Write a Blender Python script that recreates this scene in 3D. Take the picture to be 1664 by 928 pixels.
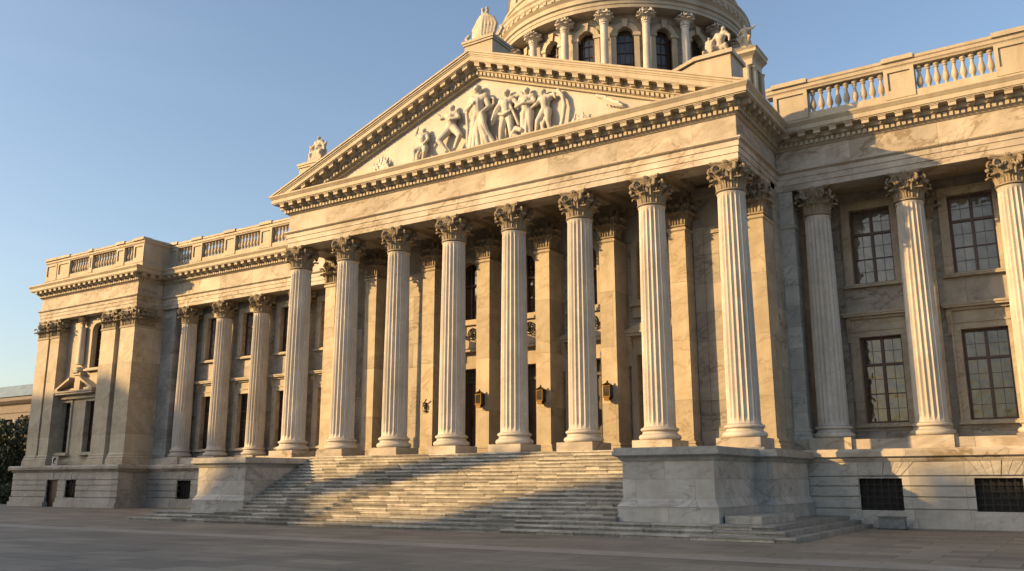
import bpy, math, random
from mathutils import Vector, Matrix
random.seed(7)
R = math.radians
PI = math.pi
for o in list(bpy.data.objects): bpy.data.objects.remove(o, do_unlink=True)
C = bpy.context.scene.collection
scene = bpy.context.scene

# ------------------------------------------------------------------ camera
cam_d = bpy.data.cameras.new('camera'); cam = bpy.data.objects.new('camera', cam_d); C.objects.link(cam)
cam_d.sensor_width = 36; cam_d.lens = 1442.85 / 1664 * 36; cam_d.clip_end = 3000; cam_d.clip_start = 0.1
cam.matrix_world = (Matrix.Translation((31.871, -30.035, 1.585)) @ Matrix.Rotation(0.576, 4, 'Z')
                    @ Matrix.Rotation(PI / 2 + 0.217, 4, 'X') @ Matrix.Rotation(-0.002, 4, 'Z'))
scene.camera = cam

# ------------------------------------------------------------------ sky, sun, exposure
SK, SM = 0.95, 0.45                      # light travels (SK, 1, -SM)
sun_vec = Vector((-SK, -1, SM)).normalized()
elev = math.asin(sun_vec.z); azim = math.atan2(sun_vec.x, sun_vec.y)
w = bpy.data.worlds.new('World'); scene.world = w; w.use_nodes = True
nt = w.node_tree; bg = nt.nodes['Background']
sky = nt.nodes.new('ShaderNodeTexSky'); sky.sky_type = 'NISHITA'; sky.sun_disc = False
sky.sun_elevation = elev; sky.sun_rotation = azim; sky.altitude = 100
sky.air_density = 1.0; sky.dust_density = 2.4; sky.ozone_density = 0.95
tc = nt.nodes.new('ShaderNodeTexCoord'); mpw = nt.nodes.new('ShaderNodeMapping'); mpw.inputs['Scale'].default_value = (1.2, 1.2, 9)
nt.links.new(tc.outputs['Generated'], mpw.inputs[0]); nzw = nt.nodes.new('ShaderNodeTexNoise'); nzw.inputs['Scale'].default_value = 1.6; nzw.inputs['Detail'].default_value = 6
nt.links.new(mpw.outputs[0], nzw.inputs['Vector']); rw = nt.nodes.new('ShaderNodeValToRGB'); rw.color_ramp.elements[0].position = .45; rw.color_ramp.elements[1].position = .75
rw.color_ramp.elements[0].color = (1, 1, 1, 1); rw.color_ramp.elements[1].color = (1.06, 1.04, 1.02, 1)
nt.links.new(nzw.outputs[0], rw.inputs[0]); mxw = nt.nodes.new('ShaderNodeMix'); mxw.data_type = 'RGBA'; mxw.blend_type = 'MULTIPLY'; mxw.inputs[0].default_value = 1
nt.links.new(sky.outputs[0], mxw.inputs[6]); nt.links.new(rw.outputs[0], mxw.inputs[7]); nt.links.new(mxw.outputs[2], bg.inputs['Color']); bg.inputs['Strength'].default_value = 0.15
sd = bpy.data.lights.new('sun', 'SUN'); sd.energy = 5.0; sd.angle = R(0.6); sd.color = (1.0, 0.62, 0.24)
sun = bpy.data.objects.new('sun', sd); C.objects.link(sun)
sun.rotation_euler = (-sun_vec).to_track_quat('-Z', 'Y').to_euler()
scene.view_settings.view_transform = 'Standard'; scene.view_settings.look = 'None'
scene.view_settings.exposure = 0.63; scene.view_settings.gamma = 1

# ------------------------------------------------------------------ materials
def new_mat(name):
    m = bpy.data.materials.new(name); m.use_nodes = True
    n = m.node_tree.nodes; b = n['Principled BSDF']
    return m, m.node_tree, n, b
def N(t, kind, **kw):
    nd = t.nodes.new(kind)
    for k, v in kw.items():
        if k in nd.inputs: nd.inputs[k].default_value = v
        else: setattr(nd, k, v)
    return nd
def ramp(t, src, p0, c0, p1, c1):
    r = t.nodes.new('ShaderNodeValToRGB'); e = r.color_ramp.elements
    e[0].position = p0; e[0].color = (*c0, 1); e[1].position = p1; e[1].color = (*c1, 1)
    t.links.new(src, r.inputs[0]); return r.outputs[0]
def mix(t, mode, fac, a, b):
    m = t.nodes.new('ShaderNodeMix'); m.data_type = 'RGBA'; m.blend_type = mode
    for i, v in ((0, fac), (6, a), (7, b)):
        if isinstance(v, (int, float)): m.inputs[i].default_value = v
        elif isinstance(v, tuple): m.inputs[i].default_value = (*v, 1)
        else: t.links.new(v, m.inputs[i])
    return m.outputs[2]
def marble(name, base, vein, vein_scale=.45, vein_amt=.8, blocks=None, stain=.35, rough=.62, bump=.25, seed=0, streak=(.30,.25,.19), island=False, dirt=(.36,.30,.22)):
    m, t, n, b = new_mat(name); L = t.links
    geo = N(t, 'ShaderNodeNewGeometry'); pos = geo.outputs['Position']
    off = N(t, 'ShaderNodeMapping'); off.inputs['Location'].default_value = (seed * 7.3, seed * 3.1, seed * 1.7)
    off.inputs['Rotation'].default_value = (.1, .16, .1); off.inputs['Scale'].default_value = (1, 1, .62)
    L.new(pos, off.inputs[0]); P = off.outputs[0]
    if blocks:
        bw, bh, joint = blocks
        sx = N(t, 'ShaderNodeSeparateXYZ'); L.new(pos, sx.inputs[0])
        ad = N(t, 'ShaderNodeMath', operation='ADD'); L.new(sx.outputs[0], ad.inputs[0]); L.new(sx.outputs[1], ad.inputs[1])
        cx = N(t, 'ShaderNodeCombineXYZ'); L.new(ad.outputs[0], cx.inputs[0]); L.new(sx.outputs[2], cx.inputs[1])
        br = N(t, 'ShaderNodeTexBrick', Scale=1.0); L.new(cx.outputs[0], br.inputs['Vector'])
        br.inputs['Brick Width'].default_value = bw; br.inputs['Row Height'].default_value = bh
        br.inputs['Mortar Size'].default_value = joint; br.inputs['Mortar Smooth'].default_value = .3; br.inputs['Bias'].default_value = 0
        br.inputs['Color1'].default_value = (0, 0, 0, 1); br.inputs['Color2'].default_value = (1, 1, 1, 1); br.inputs['Mortar'].default_value = (.5, .5, .5, 1)
        vs_ = N(t, 'ShaderNodeVectorMath', operation='MULTIPLY_ADD'); L.new(br.outputs['Color'], vs_.inputs[0]); vs_.inputs[1].default_value = (31, 17, 9); L.new(P, vs_.inputs[2]); P = vs_.outputs[0]
    # thin drifting veins (ridges where stretched noise crosses one half) over soft cloudy bands
    st_ = N(t, 'ShaderNodeMapping'); st_.inputs['Scale'].default_value = (.6, .6, 1.9); st_.inputs['Rotation'].default_value = (.12, .28, .2); L.new(P, st_.inputs[0])
    def ridge(scale, width, dist):
        n1 = N(t, 'ShaderNodeTexNoise', Scale=scale, Detail=9.0, Roughness=.6, Distortion=dist); L.new(st_.outputs[0], n1.inputs['Vector'])
        a = N(t, 'ShaderNodeMath', operation='SUBTRACT'); a.inputs[1].default_value = .5; L.new(n1.outputs[0], a.inputs[0])
        ab = N(t, 'ShaderNodeMath', operation='ABSOLUTE'); L.new(a.outputs[0], ab.inputs[0])
        return ramp(t, ab.outputs[0], 0.0, (1, 1, 1), width, (0, 0, 0))
    n2 = N(t, 'ShaderNodeTexNoise', Scale=vein_scale * 1.1, Detail=5.0, Distortion=.6); L.new(st_.outputs[0], n2.inputs['Vector'])
    vm = ramp(t, n2.outputs[0], .40, (0, 0, 0), .60, (vein_amt,) * 3)
    vf = mix(t, 'MULTIPLY', 1.0, ridge(vein_scale * 2.6, .034, .7), mix(t, 'MULTIPLY', 1.0, vm, (.8, .8, .8)))
    vf = mix(t, 'ADD', 1.0, vf, mix(t, 'MULTIPLY', 1.0, ridge(vein_scale * 1.1, .07, .9), (vein_amt * .34,) * 3))
    vf = mix(t, 'ADD', 1.0, vf, ramp(t, n2.outputs[0], .50, (0, 0, 0), .66, (vein_amt * .26,) * 3))
    n3 = N(t, 'ShaderNodeTexNoise', Scale=.9, Detail=8.0, Roughness=.65); L.new(P, n3.inputs['Vector'])
    cloud = ramp(t, n3.outputs[0], .32, tuple(x * .70 for x in base), .66, base)
    vfc = N(t, 'ShaderNodeClamp'); L.new(vf, vfc.inputs[0]); col = mix(t, 'MIX', vfc.outputs[0], cloud, vein)
    # rain streaks and dirt, stretched downwards
    ms = N(t, 'ShaderNodeMapping'); ms.inputs['Scale'].default_value = (2.6, 2.6, .28); L.new(pos, ms.inputs[0])
    n4 = N(t, 'ShaderNodeTexNoise', Scale=1.0, Detail=6.0, Roughness=.7); L.new(ms.outputs[0], n4.inputs['Vector'])
    st = ramp(t, n4.outputs[0], .47, (0, 0, 0), .72, (stain,) * 3)
    col = mix(t, 'MIX', st, col, streak)
    n6 = N(t, 'ShaderNodeTexNoise', Scale=11.0, Detail=5.0, Roughness=.7); L.new(P, n6.inputs['Vector'])
    sp = ramp(t, n6.outputs[0], .56, (0, 0, 0), .74, (stain * .9,) * 3)
    col = mix(t, 'MIX', sp, col, dirt)
    if island:
        hs = N(t, 'ShaderNodeHueSaturation'); mr = N(t, 'ShaderNodeMapRange')
        mr.inputs[3].default_value = .5; mr.inputs[4].default_value = 1.3
        L.new(geo.outputs['Random Per Island'], mr.inputs[0]); L.new(mr.outputs[0], hs.inputs['Value']); L.new(col, hs.inputs['Color']); col = hs.outputs[0]
    oi = N(t, 'ShaderNodeObjectInfo'); h2 = N(t, 'ShaderNodeHueSaturation'); m2 = N(t, 'ShaderNodeMapRange'); m2.inputs[3].default_value = .90; m2.inputs[4].default_value = 1.06
    L.new(oi.outputs['Random'], m2.inputs[0]); L.new(m2.outputs[0], h2.inputs['Value']); L.new(col, h2.inputs['Color']); col = h2.outputs[0]
    if blocks:
        tone = ramp(t, br.outputs['Color'], 0, (.80, .80, .80), 1, (1.05, 1.04, 1.02))
        tone = mix(t, 'MIX', br.outputs['Fac'], tone, (.40, .36, .30))
        col = mix(t, 'MULTIPLY', 1.0, col, tone)
    L.new(col, b.inputs['Base Color']); b.inputs['Roughness'].default_value = rough
    b.inputs['Specular IOR Level'].default_value = .35
    n5 = N(t, 'ShaderNodeTexNoise', Scale=14.0, Detail=6.0, Roughness=.6); L.new(pos, n5.inputs['Vector'])
    bp = N(t, 'ShaderNodeBump', Strength=bump, Distance=.03); L.new(n5.outputs[0], bp.inputs['Height'])
    if blocks:
        b2 = N(t, 'ShaderNodeBump', Strength=.5, Distance=.02, invert=True); L.new(br.outputs['Fac'], b2.inputs['Height']); L.new(bp.outputs[0], b2.inputs['Normal'])
        L.new(b2.outputs[0], b.inputs['Normal'])
    else: L.new(bp.outputs[0], b.inputs['Normal'])
    return m
def plain(name, col, rough=.6, metal=0.0, var=.25, scale=6.0, bump=.1):
    m, t, n, b = new_mat(name)
    geo = N(t, 'ShaderNodeNewGeometry')
    nz = N(t, 'ShaderNodeTexNoise', Scale=scale, Detail=5.0); t.links.new(geo.outputs['Position'], nz.inputs['Vector'])
    c = ramp(t, nz.outputs[0], .3, tuple(x * (1 - var) for x in col), .7, tuple(min(1, x * (1 + var)) for x in col))
    t.links.new(c, b.inputs['Base Color']); b.inputs['Roughness'].default_value = rough; b.inputs['Metallic'].default_value = metal
    bp = N(t, 'ShaderNodeBump', Strength=bump, Distance=.02); t.links.new(nz.outputs[0], bp.inputs['Height']); t.links.new(bp.outputs[0], b.inputs['Normal'])
    return m
M = {}
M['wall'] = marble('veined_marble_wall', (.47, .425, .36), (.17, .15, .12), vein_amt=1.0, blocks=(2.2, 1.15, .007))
M['pier'] = marble('veined_marble_pilaster', (.54, .475, .37), (.24, .18, .10), vein_amt=.7, seed=3, blocks=(9.0, 2.3, .004))
M['frieze'] = marble('pale_marble_frieze', (.55, .50, .43), (.24, .19, .13), vein_amt=1.25, vein_scale=.35, blocks=(3.1, 40, .005), stain=.2, seed=5)
M['shaft'] = marble('column_marble', (.60, .56, .50), (.38, .34, .29), vein_scale=.8, vein_amt=.6, stain=.42, seed=2)
M['carved'] = marble('weathered_carved_marble', (.46, .39, .29), (.33, .27, .19), vein_scale=1.4, vein_amt=.5, stain=.6, seed=4, streak=(.24, .19, .12))
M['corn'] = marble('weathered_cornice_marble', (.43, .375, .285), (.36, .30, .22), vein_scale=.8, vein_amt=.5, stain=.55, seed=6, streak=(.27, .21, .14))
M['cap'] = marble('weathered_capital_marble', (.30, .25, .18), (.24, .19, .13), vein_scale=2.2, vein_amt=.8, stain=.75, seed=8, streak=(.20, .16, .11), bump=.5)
M['base'] = marble('rusticated_base_marble', (.50, .475, .43), (.22, .205, .18), blocks=(1.7, 40, .006), stain=.5, seed=9, streak=(.27, .25, .22))
M['ped'] = marble('grey_veined_pedestal_marble', (.52, .50, .46), (.17, .165, .155), vein_scale=.5, vein_amt=.75, blocks=(1.9, .82, .005), stain=.35, seed=11)
M['pedcap'] = marble('dirty_cap_marble', (.42, .41, .38), (.20, .20, .18), vein_scale=2.0, stain=.7, seed=12, streak=(.17, .165, .15))
M['step'] = marble('weathered_step_stone', (.50, .47, .41), (.14, .125, .10), vein_scale=1.5, vein_amt=.6, stain=.8, seed=13, streak=(.19, .175, .15), bump=.6, island=True, rough=.75)
M['relief'] = marble('sculpted_marble', (.57, .54, .48), (.52, .48, .41), vein_scale=2.0, vein_amt=.25, stain=.4, seed=14, bump=.15)
M['statue'] = marble('weathered_statue_marble', (.50, .45, .37), (.28, .24, .18), vein_scale=2.0, stain=.7, seed=15, streak=(.22, .18, .14), bump=.4)
M['tym'] = marble('tympanum_marble', (.53, .50, .45), (.42, .37, .30), vein_scale=.6, vein_amt=.4, stain=.15, seed=16)
M['wood'] = plain('dark_brown_wood', (.06, .022, .011), .45, scale=9)
M['door'] = plain('dark_door_wood', (.035, .016, .008), .5)
M['dark'] = plain('dark_interior', (.012, .011, .010), .8)
M['iron'] = plain('black_iron', (.02, .02, .02), .45, .6)
M['brass'] = plain('aged_brass', (.09, .055, .02), .45, 1.0, scale=12)
M['lead'] = plain('lead_came', (.09, .085, .08), .5, .3)
M['roof'] = plain('grey_roof_metal', (.16, .17, .18), .5)
M['box'] = plain('grey_painted_metal', (.13, .14, .14), .5)
def pane_mat(name, c0, c1, rough=.07):
    m, t, n, b = new_mat(name); geo = N(t, 'ShaderNodeNewGeometry')
    nz = N(t, 'ShaderNodeTexNoise', Scale=1.1, Detail=2.0); t.links.new(geo.outputs['Position'], nz.inputs['Vector'])
    t.links.new(ramp(t, nz.outputs[0], .35, c0, .65, c1), b.inputs['Base Color'])
    pc = b.inputs['Base Color'].links[0].from_socket; oi = N(t, 'ShaderNodeObjectInfo'); h2 = N(t, 'ShaderNodeHueSaturation'); m2 = N(t, 'ShaderNodeMapRange'); m2.inputs[3].default_value = .5; m2.inputs[4].default_value = 1.5
    t.links.new(oi.outputs['Random'], m2.inputs[0]); t.links.new(m2.outputs[0], h2.inputs['Value']); t.links.new(pc, h2.inputs['Color']); t.links.new(h2.outputs[0], b.inputs['Base Color'])
    b.inputs['Roughness'].default_value = rough; b.inputs['IOR'].default_value = 1.6
    n2 = N(t, 'ShaderNodeTexNoise', Scale=2.6, Detail=1.0); t.links.new(geo.outputs['Position'], n2.inputs['Vector'])
    bp = N(t, 'ShaderNodeBump', Strength=.5, Distance=.03); t.links.new(n2.outputs[0], bp.inputs['Height']); t.links.new(bp.outputs[0], b.inputs['Normal'])
    return m
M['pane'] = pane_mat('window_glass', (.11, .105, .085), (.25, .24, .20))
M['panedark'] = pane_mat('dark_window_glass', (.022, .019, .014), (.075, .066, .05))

# paving
m, t, n, b = new_mat('plaza_paving'); L = t.links
geo = N(t, 'ShaderNodeNewGeometry'); mp = N(t, 'ShaderNodeMapping'); mp.inputs['Rotation'].default_value = (0, 0, .0); L.new(geo.outputs['Position'], mp.inputs[0])
br = N(t, 'ShaderNodeTexBrick', Scale=1.0); L.new(mp.outputs[0], br.inputs['Vector'])
br.inputs['Brick Width'].default_value = 1.6; br.inputs['Row Height'].default_value = .8; br.inputs['Mortar Size'].default_value = .012; br.inputs['Mortar Smooth'].default_value = .5
br.inputs['Color1'].default_value = (.30, .255, .19, 1); br.inputs['Color2'].default_value = (.195, .17, .13, 1); br.inputs['Mortar'].default_value = (.05, .045, .04, 1)
nz = N(t, 'ShaderNodeTexNoise', Scale=.35, Detail=9.0, Roughness=.7); L.new(geo.outputs['Position'], nz.inputs['Vector'])
sc = ramp(t, nz.outputs[0], .3, (.62, .62, .62), .7, (1.15, 1.12, 1.08))
c = mix(t, 'MULTIPLY', 1.0, br.outputs['Color'], sc)
L.new(c, b.inputs['Base Color']); b.inputs['Roughness'].default_value = .72
n2 = N(t, 'ShaderNodeTexNoise', Scale=20, Detail=6.0); L.new(geo.outputs['Position'], n2.inputs['Vector'])
bp = N(t, 'ShaderNodeBump', Strength=.4, Distance=.02); L.new(n2.outputs[0], bp.inputs['Height'])
b2 = N(t, 'ShaderNodeBump', Strength=.4, Distance=.02, invert=True); L.new(br.outputs['Fac'], b2.inputs['Height']); L.new(bp.outputs[0], b2.inputs['Normal']); L.new(b2.outputs[0], b.inputs['Normal'])
M['paving'] = m
M['band'] = marble('pale_paving_band', (.38, .34, .28), (.26, .23, .19), stain=.5)
M['leaf'] = plain('dark_foliage', (.022, .035, .012), .6, var=.6, scale=1.2)
M['bark'] = plain('bark', (.09, .065, .045), .9)
M['slate'] = plain('blue_grey_roof', (.20, .26, .29), .6, scale=1.5)
M['cream'] = plain('shade_toned_stone', (.25, .25, .25), .8, scale=1.0)  # far building's shade put into the colour as a darker grey
M['terra'] = plain('shade_toned_cornice', (.13, .11, .10), .8)  # darkened to stand in for shade on the far cornice

# ------------------------------------------------------------------ mesh helpers
class MB:
    def __init__(s): s.v = []; s.f = []
    def add(s, vs, fs):
        k = len(s.v); s.v += [tuple(p) for p in vs]; s.f += [tuple(i + k for i in f) for f in fs]
    def box(s, x0, y0, z0, x1, y1, z1):
        s.add([(x0,y0,z0),(x1,y0,z0),(x1,y1,z0),(x0,y1,z0),(x0,y0,z1),(x1,y0,z1),(x1,y1,z1),(x0,y1,z1)],
              [(3,2,1,0),(4,5,6,7),(0,1,5,4),(1,2,6,5),(2,3,7,6),(3,0,4,7)])
    def taper(s, x0, y0, x1, y1, z0, z1, d):     # box whose foot is d wider all round
        s.add([(x0-d,y0-d,z0),(x1+d,y0-d,z0),(x1+d,y1+d,z0),(x0-d,y1+d,z0),(x0,y0,z1),(x1,y0,z1),(x1,y1,z1),(x0,y1,z1)],
              [(3,2,1,0),(4,5,6,7),(0,1,5,4),(1,2,6,5),(2,3,7,6),(3,0,4,7)])
    def prism(s, poly, y0, y1):                  # (x,z) outline extruded along y
        n = len(poly)
        s.add([(x, y0, z) for x, z in poly] + [(x, y1, z) for x, z in poly],
              [tuple(range(n)), tuple(range(2*n-1, n-1, -1))] + [(i, i+n, (i+1) % n + n, (i+1) % n) for i in range(n)])
    def prismx(s, poly, x0, x1):                 # (y,z) outline extruded along x
        n = len(poly)
        s.add([(x0, y, z) for y, z in poly] + [(x1, y, z) for y, z in poly],
              [tuple(range(n-1, -1, -1)), tuple(range(n, 2*n))] + [(i, (i+1) % n, (i+1) % n + n, i+n) for i in range(n)])
    def lathe(s, prof, cx=0, cy=0, n=32, a0=0.0, a1=2*PI, rad=None):
        full = abs(a1 - a0 - 2*PI) < 1e-6; m = n if full else n + 1; vs = []
        for r, z in prof:
            for i in range(m):
                a = a0 + (a1 - a0) * i / n; k = rad(a) if rad else 1
                vs.append((cx + r*k*math.cos(a), cy + r*k*math.sin(a), z))
        fs = []
        for j in range(len(prof)-1):
            for i in range(m if full else m-1):
                i2 = (i+1) % m; fs.append((j*m+i, j*m+i2, (j+1)*m+i2, (j+1)*m+i))
        if full:
            fs.append(tuple(range(m-1, -1, -1))); fs.append(tuple((len(prof)-1)*m+i for i in range(m)))
        s.add(vs, fs)
    def sweep(s, path, prof, caps=True):         # closed (offset outward, z) section along a plan polyline, mitred; outward = right of travel
        n = len(path); k = len(prof); vs = []
        for i, (x, y) in enumerate(path):
            ds = []
            if i > 0: ds.append(Vector((x-path[i-1][0], y-path[i-1][1])).normalized())
            if i < n-1: ds.append(Vector((path[i+1][0]-x, path[i+1][1]-y)).normalized())
            ns = [Vector((d.y, -d.x)) for d in ds]
            nn = (ns[0] + ns[-1]).normalized(); kx = 1 / max(.2, nn.dot(ns[0]))
            for o, z in prof: vs.append((x + nn.x*o*kx, y + nn.y*o*kx, z))
        fs = [(i*k+j, (i+1)*k+j, (i+1)*k+(j+1) % k, i*k+(j+1) % k) for i in range(n-1) for j in range(k)]
        if caps: fs += [tuple(range(k)), tuple((n-1)*k + j for j in range(k-1, -1, -1))]
        s.add(vs, fs)
    def tube(s, pts, rad, n=8):
        pts = [Vector(p) for p in pts]; rad = rad if isinstance(rad, (list, tuple)) else [rad]*len(pts)
        vs = []; up = Vector((.13, .21, 1)).normalized()
        for i, p in enumerate(pts):
            d = (pts[min(i+1, len(pts)-1)] - pts[max(i-1, 0)]).normalized()
            u = d.cross(up)
            if u.length < .05: u = d.cross(Vector((1, 0, 0)))
            u.normalize(); v = d.cross(u)
            for j in range(n):
                a = 2*PI*j/n; vs.append(p + (u*math.cos(a) + v*math.sin(a)) * rad[i])
        fs = [(i*n+j, i*n+(j+1) % n, (i+1)*n+(j+1) % n, (i+1)*n+j) for i in range(len(pts)-1) for j in range(n)]
        fs += [tuple(range(n-1, -1, -1)), tuple((len(pts)-1)*n+j for j in range(n))]
        s.add(vs, fs)
    def capsule(s, a, ra, b, rb, n=10):
        a = Vector(a); b = Vector(b); d = b - a
        if d.length < 1e-4: d = Vector((0, 0, 1e-3))
        u = d.normalized(); P = []; Q = []
        for t in (-.95, -.7, -.35, 0): P.append(a + u*ra*t); Q.append(ra*math.sqrt(1-t*t))
        for t in (0, .35, .7, .95): P.append(b + u*rb*t); Q.append(rb*math.sqrt(1-t*t))
        s.tube(P, Q, n)
    def ball(s, c, r, sc=(1, 1, 1), n=12):
        vs = [];
        for j in range(n//2+1):
            ph = -PI/2 + PI*j/(n//2); ph = max(-PI/2+.05, min(PI/2-.05, ph))
            for i in range(n):
                a = 2*PI*i/n; vs.append((c[0]+r*sc[0]*math.cos(ph)*math.cos(a), c[1]+r*sc[1]*math.cos(ph)*math.sin(a), c[2]+r*sc[2]*math.sin(ph)))
        m = n//2+1
        fs = [(j*n+i, j*n+(i+1) % n, (j+1)*n+(i+1) % n, (j+1)*n+i) for j in range(m-1) for i in range(n)]
        fs += [tuple(range(n-1, -1, -1)), tuple((m-1)*n+i for i in range(n))]
        s.add(vs, fs)
    def holes(s, x0, x1, z0, z1, hs, y0, y1):    # wall slab with rectangular openings (hx0,hx1,hz0,hz1)
        xs = sorted(set([x0, x1] + [h[0] for h in hs] + [h[1] for h in hs]))
        for a, b in zip(xs, xs[1:]):
            mid = (a+b)/2; cut = sorted((h[2], h[3]) for h in hs if h[0] < mid < h[1]); z = z0
            for c, d in cut:
                if c > z + 1e-6: s.box(a, y0, z, b, y1, c)
                z = d
            if z1 > z + 1e-6: s.box(a, y0, z, b, y1, z1)
    def mesh(s, name, mat, smooth=None):
        me = bpy.data.meshes.new(name); me.from_pydata(s.v, [], s.f); me.materials.append(mat)
        if smooth is not None:
            for p in me.polygons: p.use_smooth = True
            try: me.set_sharp_from_angle(angle=R(smooth))
            except Exception: pass
        me.update(); return me
    def build(s, name, mat, parent=None, smooth=None, loc=None):
        o = bpy.data.objects.new(name, s.mesh(name, mat, smooth)); C.objects.link(o)
        if loc: o.location = loc
        if parent: attach(o, parent)
        return o
def attach(o, p):
    o.parent = p; mw = Matrix.Identity(4); q = p
    chain = []
    while q: chain.append(q); q = q.parent
    for q in reversed(chain): mw = mw @ (q.matrix_parent_inverse if q.parent else Matrix.Identity(4)) @ q.matrix_basis
    o.matrix_parent_inverse = mw.inverted()
def tag(o, label=None, cat=None, group=None, kind=None):
    if label: o['label'] = label
    if cat: o['category'] = cat
    if group: o['group'] = group
    if kind: o['kind'] = kind
    return o
def empty(name, loc, label, cat, group=None):
    o = bpy.data.objects.new(name, None); C.objects.link(o); o.location = loc; o.empty_display_size = .3
    return tag(o, label, cat, group)
def dup(o, loc, parent=None, scale=None, rotz=None):   # copy of a part and its sub-parts; children stay local to it
    c = o.copy(); C.objects.link(c); c.location = loc
    if scale: c.scale = scale
    if rotz is not None: c.rotation_euler = (0, 0, rotz)
    if parent is not None: c.parent = None; c.matrix_parent_inverse = Matrix.Identity(4); attach_loc(c, parent)
    for ch in list(o.children):
        d = ch.copy(); C.objects.link(d); d.parent = c; d.matrix_parent_inverse = ch.matrix_parent_inverse.copy()
    return c
def attach_loc(o, p):
    attach(o, p)
def local(o, p):                                       # sub-part whose coordinates are already those of its parent
    o.parent = p; o.matrix_parent_inverse = Matrix.Identity(4); return o

# ------------------------------------------------------------------ main dimensions
S = 3.118; E0 = .5; ZF = 2.67; ZC = 12.84; ZFT = 14.5; ZCT = 15.42
XL, XR = -E0, 7*S + E0; MID = 3.5*S
YW, YWL = 4.755, 6.771
YPB = 2.05                                     # front of the portico's rear pilasters

# ================================================================== GROUND
g = MB(); g.add([(-900,-700,0),(900,-700,0),(900,1100,0),(-900,1100,0)], [(0,1,2,3)])
go = g.build('ground', M['paving']); tag(go, kind='structure')
bd = MB(); bd.add([(-70,-12.0,.004),(70,-12.0,.004),(70,-10.9,.004),(-70,-10.9,.004)], [(0,1,2,3)])
tag(bd.build('path', M['band']), kind='structure')

# ================================================================== THE BUILDING
B = empty('government_building', (MID, 4, 0), 'marble government building with columned portico, carved pediment, side wings and a dome above', 'building')

# ---- column
CAPH = ZC - 11.7
def bell_leaf(mb, ox, oy, dx, dy, z0, h, w, th=.018, curl=1.0):
    tx, ty = -dy, dx
    cl = [(0,0),(.015,.22),(.02,.45),(.05,.68),(.11,.86),(.18,.97),(.235,.97),(.26,.88),(.245,.80)]
    wd = [.62,.80,.72,.98,.86,.95,.72,.5,.2]
    nS = 6; fr = []; bk = []
    for (o, zz), q in zip(cl, wd):
        for j in range(nS+1):
            sx = -1 + 2*j/nS
            oo = o*curl - .055*sx*sx*q + (.022 if j == nS//2 else 0) + (.020 if j % 2 else -.008)
            px = ox + dx*oo + tx*sx*w*.5*q; py = oy + dy*oo + ty*sx*w*.5*q; pz = z0 + zz*h - .05*h*abs(sx)**2*(1 if zz > .7 else 0)
            fr.append((px, py, pz)); bk.append((px - dx*th, py - dy*th, pz - (th if zz > .8 else 0)))
    m_ = nS+1; k = len(fr); fs = []
    for i in range(len(cl)-1):
        for j in range(nS):
            a = i*m_+j; fs.append((a, a+1, a+m_+1, a+m_)); fs.append((k+a, k+a+m_, k+a+m_+1, k+a+1))
        a = i*m_; fs.append((a, a+m_, k+a+m_, k+a)); a = i*m_+nS; fs.append((a, k+a, k+a+m_, a+m_))
    a = (len(cl)-1)*m_
    for j in range(nS): fs.append((a+j, a+j+1, k+a+j+1, k+a+j))
    mb.add(fr+bk, fs)
def spiral(c, du, r0, turns, n=22, sign=1):
    pts = []
    for i in range(n):
        t = i/(n-1); a = sign*(PI*.5 - turns*2*PI*t); r = r0*(1-.82*t)
        pts.append((c[0] + du[0]*r*math.cos(a), c[1] + du[1]*r*math.cos(a), c[2] + r*math.sin(a)*sign))
    return pts
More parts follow.
